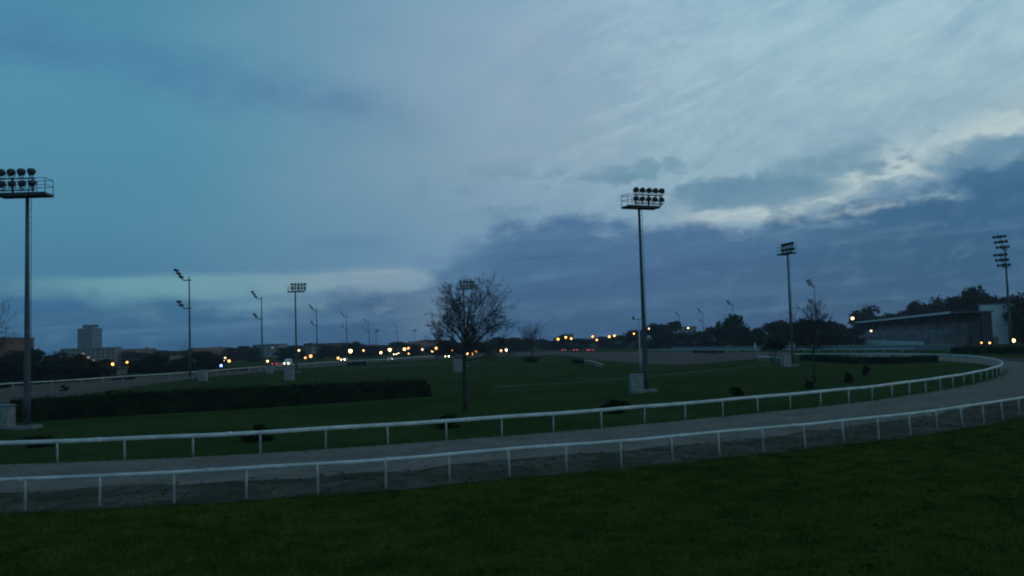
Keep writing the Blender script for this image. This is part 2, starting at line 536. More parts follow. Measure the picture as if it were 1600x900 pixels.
inner_pts = [(-66, 96), (-63, 74), (-55, 57), (-44, 47), (-33, 43), (-21.5, 42.2), (-12.6, 43.4), (-3.7, 46.6), (2.4, 49.3), (9, 53.0), (18.9, 59.3), (24.6, 63.3), (30, 68.2), (37, 75.2), (44, 83.5), (52, 95), (59, 109), (64.5, 126), (66, 143), (62, 160), (54, 173)]
outer_pts = [(-80, 58), (-66, 40), (-50, 31.5), (-38, 29.0), (-28, 28.6), (-16.1, 29.3), (-6.6, 30.8), (0, 33.4), (4.5, 35.1), (9, 37.2), (15.3, 40.4), (19.4, 42.9), (25.6, 47.6), (36, 57), (50, 73), (63, 94), (72, 115), (79, 138), (84, 170), (84, 205)]
inner = spline(inner_pts, 1.0)
outer = spline(outer_pts, 1.0)
# the verge of rough dirt lies just inside the outer rail
def offset(line, d):
    out = []
    for i, p in enumerate(line):
        t = (line[min(i + 1, len(line) - 1)] - line[max(i - 1, 0)]).normalized()
        out.append(p + Vector((-t.y, t.x)) * d)
    return out
strip('infield_lawn', inner, [(-66, 96), (-60, 150), (-54, 205), (-40, 280), (-23, 320), (0, 330), (22, 300), (30, 220), (40, 185), (54, 173)], 0.006, g_lawn, 200)
strip('racing_track', inner, outer, 0.014, g_track, 260, jag=0.12)
wob = [0.45 * math.sin(i * 0.55) * math.sin(i * 0.21 + 1) + 0.3 * math.sin(i * 1.3 + 2) for i in range(len(outer))]
far_edge = [a + (b - a) * (1 + w_ * 0.2) for a, b, w_ in zip(outer, offset(outer, 4.4), wob)]
strip('verge', offset(outer, -0.35), far_edge, 0.022, g_verge, 320, jag=0.15)
strip('sand_track', [ground(*p) for p in ((-200, 656), (0, 630), (100, 621), (200, 606), (300, 592), (450, 578), (600, 565), (700, 560), (800, 556.5), (885, 554.5))],
      [ground(*p) for p in ((-200, 620), (0, 604), (100, 598), (200, 590), (300, 584), (450, 572), (600, 561), (700, 555), (800, 551), (885, 548))], 0.03, g_far, 120)
strip('training_track', [ground(*p) for p in ((880, 555), (930, 562), (985, 567.5), (1060, 571), (1120, 567), (1180, 561), (1240, 557))],
      [ground(*p) for p in ((880, 550), (930, 550), (985, 549.5), (1060, 549.5), (1120, 550), (1180, 550), (1240, 550))], 0.034, g_far, 60)
strip('footpath', [ground(*p) for p in ((770, 606), (870, 600.5), (960, 594), (1060, 584.5), (1150, 576), (1240, 567.8))],
      [ground(*p) for p in ((770, 604), (870, 598.6), (960, 592), (1060, 582.5), (1150, 574), (1240, 565.6))], 0.018, g_path, 60, jag=0.1)
strip('field_path', [ground(*p) for p in ((540, 577), (640, 571), (745, 567))], [ground(*p) for p in ((540, 575), (640, 569), (745, 565.5))], 0.018, g_path, 30, jag=0.1)
strip('road', [(-150, 150), (-110, 230), (-85, 330), (-55, 420), (60, 470), (150, 500)], [(-160, 158), (-119, 238), (-92, 338), (-58, 430), (58, 482), (148, 512)], 0.05, g_road, 60)

# grass blades on the near lawn and ragged tufts along the verge
def blades(name, pts, h, w, material, seed):
    g = np.random.default_rng(seed)
    n_ = len(pts)
    P = np.asarray(pts, float)
    a = g.uniform(0, 6.2832, n_)
    hh = h * g.uniform(0.45, 1.25, n_)
    lean = g.normal(0, 0.35, (n_, 2)) * hh[:, None]
    V = np.zeros((n_, 3, 3))
    ww = w * g.uniform(0.6, 1.4, n_)
    V[:, 0, 0] = P[:, 0] - np.cos(a) * ww; V[:, 0, 1] = P[:, 1] - np.sin(a) * ww
    V[:, 1, 0] = P[:, 0] + np.cos(a) * ww; V[:, 1, 1] = P[:, 1] + np.sin(a) * ww
    V[:, 2, 0] = P[:, 0] + lean[:, 0]; V[:, 2, 1] = P[:, 1] + lean[:, 1]; V[:, 2, 2] = hh
    me = bpy.data.meshes.new(name)
    me.vertices.add(n_ * 3); me.loops.add(n_ * 3); me.polygons.add(n_)
    me.vertices.foreach_set('co', V.reshape(-1))
    me.loops.foreach_set('vertex_index', np.arange(n_ * 3, dtype=np.int32))
    me.polygons.foreach_set('loop_start', np.arange(0, n_ * 3, 3, dtype=np.int32))
    me.materials.append(material)
    me.update(calc_edges=True); me.validate()
    o = bpy.data.objects.new(name, me)
    C.objects.link(o)
    return o
gb = mat('grass_blade', (0.064, 0.100, 0.015), 0.9, 0.80, 0.9, space='World', spec=0.0, detail=8.0)
g = np.random.default_rng(3)
pts = []
out_y = lambda x: np.interp(x, [p.x for p in outer[:200]], [p.y for p in outer[:200]])
while len(pts) < 90000:
    x = g.uniform(-30, 45, 20000)
    y = 15 + g.random(20000) ** 1.0 * 45
    keep = (y < out_y(x) + 0.25 + g.normal(0, 0.18, 20000)) & (np.abs(x) < y * 0.66 + 2)
    # clumpy growth
    cl = np.sin(x * 2.1 + np.sin(y * 1.7) * 2) * np.sin(y * 2.6 + np.sin(x * 1.3) * 2)
    keep &= g.random(20000) < 0.62 + 0.38 * cl
    pts.extend(np.stack([x[keep], y[keep]], 1).tolist())
tag(blades('grass', pts, 0.085, 0.016, gb, 5), 'short dark grass of the lawn in front of the white rails', 'grass', kind='stuff')
tuft = []
for i, p in enumerate(inner):
    for k in range(26):
        tuft.append((p.x + g.normal(0, 0.35), p.y + g.normal(0, 0.35)))
ov = offset(outer, 2.0)
for i, p in enumerate(ov):
    if i > 140: break
    for k in range(22):
        q = ov[i] + Vector((g.normal(0, 0.6), g.normal(0, 1.0)))
        if math.sin(q.x * 0.9) * math.sin(q.x * 0.37 + 1) + g.normal(0, 0.4) > 0.1:
            tuft.append((q.x, q.y))
tag(blades('weeds', tuft, 0.14, 0.02, gb, 6), 'ragged grass tufts along the edges of the sand track', 'grass', kind='stuff')
# clods and stones on the verge
m = MB()
for k in range(900):
    i = rnd.randrange(5, min(130, len(outer) - 2))
    q = offset(outer[i:i + 3], rnd.uniform(0.4, 4.8))[1]
    s = rnd.uniform(0.02, 0.07)
    M3 = Matrix.Rotation(rnd.uniform(0, 6.28), 3, 'Z') @ Matrix.Rotation(rnd.uniform(0, 1), 3, 'X')
    m.box((q.x, q.y, 0.02 + s * 0.2), (s * 2, s * 1.4, s), M3)
tag(m.build('gravel', g_verge), 'loose clods and stones on the dirt verge', 'gravel', kind='stuff')

# ------------------------------------------------------------------ white running rails
def rail(name, label, line, post_step, first, height, r_beam, r_post, n_posts, lean, group=None, squash=0.6, paint=None):
    base = thing(name, label, 'rail', (line[0].x, line[0].y, 0), group=group)
    o = line[0]
    # arc length positions
    L = [0.0]
    for i in range(1, len(line)):
        L.append(L[-1] + (line[i] - line[i - 1]).length)
    m = MB()
    r2 = random.Random(len(line))
    m.tube([(p.x - o.x, p.y - o.y, height - r_beam + 0.012 * math.sin(i * 0.7) + r2.uniform(-0.006, 0.006)) for i, p in enumerate(line)], r_beam, 10, squash)
    for i in range(3, len(line) - 1, 6):
        a, b = line[i] - o, line[i + 1] - o
        z0 = height - r_beam
        m.tube([(a.x, a.y, z0), (a.x + (b.x - a.x) * 0.22, a.y + (b.y - a.y) * 0.22, z0)], r_beam * 1.14, 10, squash)
    m.build('top_rail', paint or white_rail, base, True)
    if hasattr(first, 'x'):                                  # start so that one post stands nearest this spot
        j = min(range(len(line)), key=lambda q: (line[q] - Vector((first.x, first.y))).length)
        tj = (line[min(j + 1, len(line) - 1)] - line[max(j - 1, 0)]).normalized()
        first = (L[j] + tj.dot(Vector((first.x, first.y)) - line[j])) % post_step
    k = 0; s = first; rest = MB()
    while s < L[-1]:
        i = max(j for j in range(len(L)) if L[j] <= s)
        i = min(i, len(line) - 2)
        t = (s - L[i]) / max(1e-6, L[i + 1] - L[i])
        p = line[i] + (line[i + 1] - line[i]) * t - o
        d = (line[i + 1] - line[i]).normalized()
        nrm = Vector((-d.y, d.x))
        ln = lean + r2.uniform(-0.02, 0.02)
        al = r2.uniform(-0.025, 0.025)
        q = MB() if k < n_posts else rest
        foot = Vector((nrm.x * ln + d.x * al, nrm.y * ln + d.y * al, -0.1))
        a = Vector((p.x, p.y, height - r_beam))
        q.tube([Vector((p.x, p.y, 0)) + foot, Vector((p.x, p.y, 0)) + foot * 0.25 + Vector((0, 0, height * 0.7)), a], [r_post, r_post, r_post * 0.9], 7)
        if k < n_posts:
            q.build('post', post_white, base, True)
        k += 1; s += post_step
    if rest.v:
        tag(rest.build('far_post', post_white, base, True), kind='stuff')
    return base
rail('inner_rail', 'white running rail on the lawn side of the sand track, curving back at the right', inner, 3.12, ground(690, 686), 1.12, 0.102, 0.050, 100, 0.03)
rail('outer_rail', 'white running rail nearest the camera, between dark grass and dirt verge', [p for p in outer if p.y < 100], 2.34, ground(690, 750.5), 1.1, 0.066, 0.042, 100, -0.05)
lf = spline([ground(px, py) for px, py in ((-120, 626), (0, 610), (100, 604), (200, 596), (300, 589), (400, 580), (450, 576.5), (530, 570), (600, 566), (680, 560))], 2.0)
rail('far_rail', 'far white rail along the brown sand track at left, below the trees', lf, 6.0, 1.0, 1.1, 0.12, 0.06, 60, 0.0, paint=post_white)
rf = spline([ground(px, py) for px, py in ((1000, 551), (1060, 552), (1140, 552.5), (1240, 553), (1340, 553), (1430, 553))], 2.0)
rail('far_rail', 'far white rail crossing below the dark tree line right of centre', rf, 5.0, 1.0, 1.2, 0.13, 0.07, 60, 0.0, paint=post_white)
sf = spline([ground(px, py) for px, py in ((914, 568.0), (928, 571.5), (943, 577.0))], 2.0)
rail('short_rail', 'short white rail standing alone left of the tall central mast', sf, 4.0, 0.5, 0.9, 0.11, 0.06, 20, 0.0, paint=post_white)
gf = spline([ground(px, py) for px, py in ((1185, 565), (1205, 567), (1232, 569))], 2.0)
rail('short_rail', 'short white rail beside the small multi-stemmed tree and grey cabinet', gf, 2.4, 0.5, 1.1, 0.10, 0.06, 20, 0.0)

# ------------------------------------------------------------------ low white wall along the stand straight
def wall_line(name, label, pts, h, th, material, cat='wall'):
    P = [Vector((p.x, p.y)) for p in pts]
    o = P[0]
    base = thing(name, label, cat, (o.x, o.y, 0))
    pan = MB(); cap = MB()
    for i in range(len(P) - 1):
        a, b = P[i] - o, P[i + 1] - o
        d = (b - a); L = d.length; ang = math.atan2(d.y, d.x)
        M3 = Matrix.Rotation(ang, 3, 'Z')
        c = (a + b) / 2
        pan.box((c.x, c.y, h / 2), (L, th, h), M3)
        cap.box((c.x, c.y, h + 0.06), (L + 0.05, th * 1.6, 0.115), M3)
    pan.build('panel', material, base)
    cap.build('coping', post_white, base)
    return base
wall_line('low_wall', 'long low pale wall in front of the grandstand and the tree line', [ground(px, py) for px, py in ((1490, 547), (1420, 547.2), (1340, 547.5), (1240, 547), (1180, 547.5), (1120, 548), (1050, 548))], 1.2, 0.2, wall_pale)

# ------------------------------------------------------------------ floodlight masts
def flood(parent, c, yaw, pitch, r=0.29, yoke=True):
    """a drum floodlight looking along +y turned by yaw and dipped by pitch"""
    M3 = Matrix.Rotation(yaw, 3, 'Z') @ Matrix.Rotation(R(-90) - pitch, 3, 'X')
    m = MB()
    m.lathe([(0.05, -0.30), (r * 0.55, -0.27), (r * 0.86, -0.13), (r, 0.05), (r, 0.16), (r * 0.96, 0.165)], 14, M3, c)
    o = m.build('floodlight', lamp_black, parent, True)
    m = MB()
    m.lathe([(r * 0.94, 0.166), (r * 0.6, 0.185), (0.02, 0.19)], 14, M3, c)
    m.build('lens', lens_mat, o, True)
    if yoke:
        m = MB()
        s = Matrix.Rotation(yaw, 3, 'Z')
        q = [s @ Vector(p) for p in ((-r - 0.04, 0, 0), (-r - 0.04, -0.02, -0.28), (0, -0.03, -0.42), (r + 0.04, -0.02, -0.28), (r + 0.04, 0, 0))]
        m.tube([Vector(c) + p for p in q], 0.03, 5)
        m.build('yoke', dark_steel, o)
    return o

def platform_mast(label, loc, rz, H, mirror, yaws, pitch, ly=1):
    t = thing('floodlight_mast', label, 'floodlight mast', loc, rz, 'platform floodlight masts')
    k = -1 if mirror else 1
    m = MB(); m.lathe([(0.25, 0.1), (0.225, 2.0), (0.19, 6.0), (0.15, 11.0), (0.12, H)], 12); m.build('pole', galv, t, True)
    m = MB(); m.box((0, 0, 0.08), (1.5, 1.5, 0.30)); m.build('footing', concrete, t)
    m = MB(); m.lathe([(0.44, 0.23), (0.44, 0.28), (0.31, 0.285), (0.305, 0.34)], 12)
    for q in range(8):
        a = q * 0.785
        m.lathe([(0.03, 0.28), (0.03, 0.36)], 6, None, (0.38 * math.cos(a), 0.38 * math.sin(a), 0))
    m.build('base_flange', galv, t)
    m = MB(); m.box((0, 0.245, 1.3), (0.20, 0.03, 0.5)); m.build('hatch', dark_steel, t)
    x0, x1 = -1.55 * k, 1.95 * k
    cx, wx = (x0 + x1) / 2, abs(x1 - x0)
    m = MB(); m.box((cx, 0, H + 0.06), (wx, 1.15, 0.05))
    for y in (-0.57, 0.57):
        m.box((cx, y, H), (wx + 0.06, 0.07, 0.24))
    for x in np.linspace(x0, x1, 7):
        m.box((x, 0, H - 0.02), (0.07, 1.07, 0.16))
    m.build('platform', dark_steel, t)
    m = MB()
    zt = H + 1.12
    cs = [(x0, -0.57), (x1, -0.57), (x1, 0.57), (x0, 0.57)]
    for i in range(4):
        a, b = cs[i], cs[(i + 1) % 4]
        for z in (zt, H + 0.62):
            m.tube([(a[0], a[1], z), (b[0], b[1], z)], 0.022, 5)
        nseg = 3 if abs(a[0] - b[0]) > 1 else 1
        for q in range(nseg):
            f_ = q / nseg
            x, y = a[0] + (b[0] - a[0]) * f_, a[1] + (b[1] - a[1]) * f_
            m.tube([(x, y, H + 0.05), (x, y, zt)], 0.026, 5)
    m.build('railing', dark_steel, t)
    m = MB()
    lamp_x = [(-0.60 + 0.70 * i) * k for i in range(5)]
    for z in (H + 0.28, H + 1.12):
        m.box(((lamp_x[0] + lamp_x[-1]) / 2, 0.48 * ly, z), (3.2, 0.09, 0.09))
    for x in (lamp_x[0], lamp_x[2], lamp_x[4]):
        m.box((x, 0.40 * ly, H + 0.60), (0.07, 0.07, 1.05))
    m.build('lamp_bar', dark_steel, t)
    for i, x in enumerate(lamp_x):
        flood(t, (x, 0.62 * ly, H + 1.56), yaws[i], pitch, 0.275)
        flood(t, (x - 0.05 * k, 0.62 * ly, H + 0.74), yaws[i] * 0.9, pitch + 0.12, 0.25)
    # ladder up the pole
    m = MB()
    for s in (-0.2, 0.2):
        m.box((s * 0.6, -0.30, H / 2 + 1.2), (0.03, 0.03, H - 2.6))
    for z in np.arange(2.6, H - 0.2, 0.5):
        m.box((0, -0.30, z), (0.22, 0.025, 0.025))
    m.build('ladder', dark_steel, t)
    return t

def on_ground(px, py):
    p = ground(px, py)
    return (p.x, p.y, 0)
toward = lambda a: [R(a + b) for b in (-18, -8, 4, 16, 30)]
platform_mast('tall mast at the left edge with round lamps on a railed platform', on_ground(42, 670), R(181), 16.6, False, toward(-20), 0.35)
M2 = platform_mast('tall mast right of centre with ten round lamps on a railed platform', on_ground(1010, 612), R(24), 17.4, False, toward(150), 0.35, -1)
M5 = dup(M2, 'mast with its lamp platform seen end on, above a grey cabinet at right', on_ground(1239, 572), R(104))
M3 = dup(M2, 'mast with a wide lamp platform among the thin two-armed masts at left', on_ground(463.5, 582), R(5))
p = far(727, 560, 200)
M4 = dup(M2, 'mast standing straight behind the bare tree, its lamp platform among the twigs', (p.x, p.y, 0), R(12))
p = far(648, 545, 780); dup(M2, 'tiny far lamp platform mast just left of the bare tree', (p.x, p.y, 0), R(5))
p = far(588, 545, 690); dup(M2, 'tiny far mast between two two-armed masts over the car headlights', (p.x, p.y, 0), R(60), (1, 1, 0.95))

def arm_mast(label, loc, rz, H):
    """pole with two tiers of lamps held out on arms along -x"""
    t = thing('arm_mast', label, 'floodlight mast', loc, rz, 'two-armed floodlight masts')
    m = MB(); m.lathe([(0.27, 0.0), (0.22, 5.0), (0.17, 12.0), (0.11, H)], 10); m.build('pole', galv, t, True)
    m = MB(); m.box((0, 0, 0.1), (1.3, 1.3, 0.34)); m.build('footing', concrete, t)
    for top, rows in ((H - 0.7, 3), (H - 6.2, 2)):
        m = MB()
        m.box((-0.55, 0, top), (1.3, 0.16, 0.2))
        m.tube([(-1.1, 0, top), (-1.45, 0, top + 0.35), (-1.45 - 0.42 * rows, 0, top + 0.35 + 0.62 * rows)], 0.075, 6)
        m.box((0.25, 0, top), (0.4, 0.3, 0.12))
        arm = m.build('arm', dark_steel, t)
        for r_ in range(rows):
            x, z = -1.5 - 0.45 * r_, top + 0.45 + 0.66 * r_
            m = MB(); m.box((x, 0, z), (0.09, 2.3, 0.09)); m.build('lamp_bar', dark_steel, t)
            for y in (-0.78, 0.0, 0.78):
                flood(t, (x - 0.08, y, z + 0.20), R(90), 0.75, 0.26, False)
    return t
A1 = None
for px, pyt, by, lab in ((297, 432, 592, 'nearest two-armed mast at left, standing above the sand track'),
                         (410, 463, 0, 'second two-armed mast from the left, before pale apartment blocks'),
                         (496, 482, 0, 'two-armed mast just right of the wide lamp platform mast'),
                         (542.5, 492, 0, 'two-armed mast over the big warm street light left of the bare tree'),
                         (577.5, 502, 0, 'slender two-armed mast just left of the cluster of headlights'),
                         (622, 508, 0, 'farthest two-armed mast, rising out of the cluster of headlights')):
    h0 = 535 - 0.0314 * (px - 800)
    d = 14.8 * F / (h0 - pyt)
    p = far(px, h0 + 5 * F / d, d)
    if A1 is None:
        A1 = arm_mast(lab, (p.x, d, 0), R(4), 19.8)
    else:
        dup(A1, lab, (p.x, d, 0), R(4 + rnd.uniform(-6, 6)))
for px, pyt, rz, lab in ((1147, 473, 10, 'far mast rising behind the big round tree at right'),
                         (1099.5, 485, 10, 'far two-armed mast between round trees right of the central mast'),
                         (1063, 490, 15, 'faintest far mast just right of the tall central mast')):
    h0 = 535 - 0.0314 * (px - 800)
    d = 15.2 * F / (h0 - pyt)
    p = far(px, h0, d)
    dup(A1, lab, (p.x, d, 0), R(rz))
h0 = 520.0
d = 300.0
p = far(1276, h0, d); dup(A1, 'two-armed mast standing behind the bare tree at right', (p.x, d, 0), R(25), (1, 1, 1.08))

def big_mast(label, loc, rz, H):
    t = thing('stadium_mast', label, 'floodlight mast', loc, rz)
    m = MB(); m.lathe([(0.36, 0.0), (0.30, 6.0), (0.24, 14.0), (0.17, H)], 12); m.build('pole', galv, t, True)
    m = MB(); m.box((0, 0, 0.1), (1.6, 1.6, 0.4)); m.build('footing', concrete, t)
    for top in (H - 0.7, H - 4.8):
        m = MB()
        m.box((-0.1, 0, top), (2.6, 0.18, 0.2))
        m.tube([(-0.7, 0, top), (-2.3, 0, top + 3.0)], 0.09, 6)
        m.tube([(0.6, 0, top + 0.1), (0.6, 0, top + 0.9)], 0.05, 5)
        m.build('arm', dark_steel, t)
        for r_ in range(3):
            x, z = -0.85 - 0.62 * r_, top + 0.3 + 1.15 * r_
            m = MB(); m.box((x, 0, z), (0.12, 3.0, 0.14)); m.build('lamp_bar', dark_steel, t)
            for y in (-1.2, -0.4, 0.4, 1.2):
                flood(t, (x - 0.1, y, z + 0.25), R(80), 0.5, 0.34, False)
    return t
p = far(1580, 540, 200)
big_mast('tall mast at the right edge with two banks of lamps, before the white gable', (p.x, 200, 0), R(36), 23.2)

# ------------------------------------------------------------------ grey cabinets beside the masts
def cabinet(label, loc, rz):
    t = thing('electrical_cabinet', label, 'cabinet', loc, rz, 'electrical cabinets beside the masts')
    m = MB(); m.box((0, 0, 0.08), (1.25, 0.72, 0.24)); m.build('plinth', concrete, t)
    m = MB(); m.box((0, 0, 0.86), (1.15, 0.62, 1.32)); m.build('body', cab_white, t)
    m = MB()
    m.face_grid([[(-0.63, -0.37, 1.525), (0.63, -0.37, 1.525), (0.63, 0.37, 1.525), (-0.63, 0.37, 1.525)],
                 [(-0.63, -0.37, 1.57), (0.63, -0.37, 1.57), (0.63, 0.37, 1.57), (-0.63, 0.37, 1.57)],
                 [(-0.5, -0.1, 1.66), (0.5, -0.1, 1.66), (0.5, 0.1, 1.66), (-0.5, 0.1, 1.66)]])
    m.build('roof', cab_dark, t)
    for s in (-1, 1):
        m = MB(); m.box((s * 0.283, -0.318, 0.86), (0.54, 0.02, 1.22)); d_ = m.build('door', cab_white, t)
        m = MB(); m.box((s * 0.06, -0.34, 0.9), (0.025, 0.03, 0.16)); m.build('handle', cab_dark, d_)
        m = MB()
        for z in (0.40, 0.44, 0.48, 0.52):
            m.box((s * 0.30, -0.331, z), (0.3, 0.012, 0.018))
        m.build('vent', cab_dark, d_)
    return t
cab = None
for px, py, rz, sc, lab in ((8, 670, -20, 1.06, 'grey cabinet at the left edge beside the tall mast foot'),
                            (995, 614, 8, 1.05, 'grey cabinet at the foot of the tall central mast'),
                            (1229, 573.5, 18, 1.15, 'grey cabinet at the foot of the end-on mast at right'),
                            (452, 594.5, 0, 1.25, 'grey cabinet under the wide lamp platform mast'),
                            (421, 584, 0, 1.05, 'grey cabinet under the second two-armed mast'),
                            (317, 596, -10, 1.2, 'grey cabinet under the nearest two-armed mast'),
                            (716, 581.5, 0, 1.4, 'grey cabinet just left of the bare tree trunk')):
    if cab is None:
        cab = cabinet(lab, on_ground(px, py), R(rz)); cab.scale = (sc, sc, sc)
    else:
        dup(cab, lab, on_ground(px, py), R(rz), (sc, sc, sc))

# slim pale lamp post beside the central mast
p = ground(1001, 580)
t = thing('lamp_post', 'slim pale post with a short crossbar close left of the central mast', 'lamp post', (p.x, p.y, 0))
m = MB(); m.lathe([(0.16, 0), (0.12, 3), (0.09, 8.2)], 8); m.build('pole', post_white, t, True)
m = MB(); m.box((-0.1, 0, 7.9), (1.7, 0.14, 0.16)); m.build('crossbar', post_white, t)
for x in (-0.8, 0.6):
    m = MB(); m.lathe([(0.12, 0), (0.22, 0.16), (0.2, 0.3), (0.06, 0.38)], 10, None, (x, 0, 7.98)); m.build('lantern', lens_mat, t, True)

# ------------------------------------------------------------------ trees
def limb(mb, p, d, L, r, depth, R_, droop, n_side, spread, fan):
    """a curved branch that sheds smaller ones"""
    seg = 4 if depth > 0 else 2
    pts = [p.copy()]; rad = [r]
    q = p.copy(); dd = d.copy()
    for i in range(seg):
        dd = (dd + Vector((R_.gauss(0, 0.10), R_.gauss(0, 0.10), R_.gauss(droop, 0.06)))).normalized()
        q = q + dd * (L / seg)
        pts.append(q.copy()); rad.append(max(0.006, r * (1 - 0.75 * (i + 1) / seg)))
    mb.tube(pts, rad, 5 if depth > 1 else 3, caps=False)
    if depth == 0:
        return
    for k in range(n_side[depth]):
        f = 0.25 + 0.75 * (k + R_.random()) / n_side[depth]
        i = min(seg - 1, int(f * seg)); t_ = f * seg - i
        b = pts[i].lerp(pts[i + 1], t_)
        ax = (pts[i + 1] - pts[i]).normalized()
        perp = ax.cross(Vector((R_.gauss(0, 1), R_.gauss(0, 1), R_.gauss(0, 1)))).normalized()
        a = R_.uniform(*spread)
        nd = (ax * math.cos(a) + perp * math.sin(a)).normalized()
        limb(mb, b, nd, L * R_.uniform(0.34, 0.56) * (1.1 - 0.35 * f), max(0.007, rad[i] * 0.58), depth - 1, R_, droop, n_side, spread, fan)

def bare_tree(name, label, loc, seed, H, clear, crown_r, trunk_r, n_limb=11, n_side=(0, 5, 7, 8), depth=2, twig=0.012, group=None, lean=0.0):
    R_ = random.Random(seed)
    t = thing(name, label, 'tree', loc, 0, group)
    m = MB()
    tp = [(0, 0, -0.1), (0.02, 0, clear * 0.35), (0.0, 0.02, clear * 0.7), (0.03, 0.0, clear), (0.05 + lean * 0.4, 0.0, clear + (H - clear) * 0.4), (0.05 + lean, 0, clear + (H - clear) * 0.78)]
    m.tube(tp, [trunk_r * 1.35, trunk_r, trunk_r * 0.88, trunk_r * 0.75, trunk_r * 0.4, trunk_r * 0.12], 9)
    m.build('trunk', bark, t, True)
    m = MB()
    ch = H - clear
    for k in range(n_limb):
        f = (k + 0.5) / n_limb
        z0 = clear * (0.9 + 0.1 * R_.random()) + ch * 0.42 * f * R_.uniform(0.5, 1.0)
        a = k * 2.399 + R_.uniform(-0.3, 0.3)
        elev = R(6 + 66 * f ** 0.9 + R_.uniform(-6, 6))
        d = Vector((math.cos(a) * math.cos(elev), math.sin(a) * math.cos(elev), math.sin(elev)))
        # length to the dome
        reach = 1.0 / math.sqrt((math.cos(elev) / crown_r) ** 2 + (math.sin(elev) / (H - z0)) ** 2)
        limb(m, Vector((0.03 + lean * 0.3 * f, 0, z0)), d, reach * R_.uniform(0.86, 1.0) * (1 + 0.27 * lean * math.cos(a) * math.cos(elev)), trunk_r * 0.36 * (1 - 0.4 * f), depth, R_, 0.03, n_side, (0.35, 0.95), 1)
    # thicken the thinnest twigs so that they still read
    m.build('crown', bark, t)
    return t
bare_tree('bare_tree', 'bare leafless tree left of centre with a fan of fine twigs', on_ground(727, 642), 14, 9.7, 4.0, 2.95, 0.17, 34, (0, 6, 7, 8), 3, lean=0.7)
bare_tree('bare_tree', 'small bare tree at right, between the end-on mast and the grandstand', on_ground(1273, 597), 23, 8.1, 3.3, 2.3, 0.12, 24, (0, 5, 7, 8), 3)
p = far(-26, 561, 120)
bare_tree('bare_tree', 'bare branches reaching in from the left edge', (p.x, 120, 0), 31, 13.6, 4.5, 4.6, 0.26, 15, (0, 4, 6, 7), 3)
p = far(831, 534, 260)
bare_tree('bare_tree', 'round-headed leafless tree beyond the lawn, right of the big bare tree', (p.x, 260, 0), 41, 10.5, 3.4, 5.2, 0.3, 22, (0, 7, 10, 8), 2)
p = far(282, 552, 240)
bare_tree('bare_tree', 'thin leafless tree behind the nearest two-armed mast', (p.x, 240, 0), 43, 8.5, 2.6, 3.0, 0.14, 9, (0, 5, 6, 8), 2)

def crown_mesh(seed, n_lobe, n_leaf, size, flat_=1.0, low=0.0, lo_z=0.14):
    """leaf sprays through a crown about 1 across and 1 tall (base at z=low)"""
    R_ = random.Random(seed)
    lobes = []
    for k in range(n_lobe):
        a = R_.uniform(0, 6.28); rr = R_.uniform(0.05, 0.33)
        z = R_.uniform(lo_z, 0.84)
        taper = 1.0 if z < 0.55 else 1.0 - (z - 0.55) * 1.3
        lobes.append((Vector((rr * math.cos(a) * taper, rr * math.sin(a) * taper, z)), R_.uniform(0.11, 0.22)))
    m = MB()
    for k in range(n_leaf):
        c, r = lobes[R_.randrange(n_lobe)]
        u = Vector((R_.gauss(0, 1), R_.gauss(0, 1), R_.gauss(0, 1))).normalized()
        p = c + u * r * (R_.random() ** 0.4) * (1.25 if R_.random() < 0.12 else 1.0)
        p.z = max(low, p.z * flat_)
        a = Vector((R_.gauss(0, 1), R_.gauss(0, 1), R_.gauss(0, 1))).normalized()
        b = a.cross(u).normalized()
        s = size * R_.uniform(0.5, 1.3)
        i = len(m.v)
        m.v.extend([tuple(p - a * s), tuple(p + b * s * 0.7), tuple(p + a * s), tuple(p - b * s * 0.7)])
        m.f.append((i, i + 1, i + 2, i + 3))
    return m

PROTO = {}
def leafy(kind, variant, label, loc, w, h, rz, group=None, name='tree', cat='tree'):
    key = (kind, variant)
    material = {'dark': leaf_dark, 'green': leaf_green, 'autumn': leaf_autumn, 'brown': leaf_brown}[kind]
    if key not in PROTO:
        t = thing(name, label, cat, loc, rz, group, (w, w, h))
        m = MB()
        m.tube([(0, 0, -0.01), (0.005, 0, 0.15), (0, 0.004, 0.4), (0.01, 0, 0.7)], [0.030, 0.024, 0.018, 0.006], 7)
        for k in range(5):
            a = k * 1.3
            m.tube([(0, 0, 0.2 + 0.08 * k), (0.2 * math.cos(a), 0.2 * math.sin(a), 0.42 + 0.08 * k)], [0.012, 0.004], 5)
        m.build('trunk', bark, t)
        crown_mesh(100 + variant * 7 + len(kind), 20, 3000, 0.040, 1.0, 0.0, 0.10).build('crown', material, t)
        PROTO[key] = t
        return t
    t = dup(PROTO[key], label, loc, rz, (w, w, h))
    if group:
        t['group'] = group
    return t
def tree_px(kind, variant, px, top, dist, wpx, label, group=None):
    h0 = 535 - 0.0314 * (px - 800)
    p = far(px, top, dist)
    w = wpx / F * dist * 1.45
    leafy(kind, variant, label, (p.x, dist, 0), w, p.z * 1.06, rnd.uniform(0, 6.28), group)

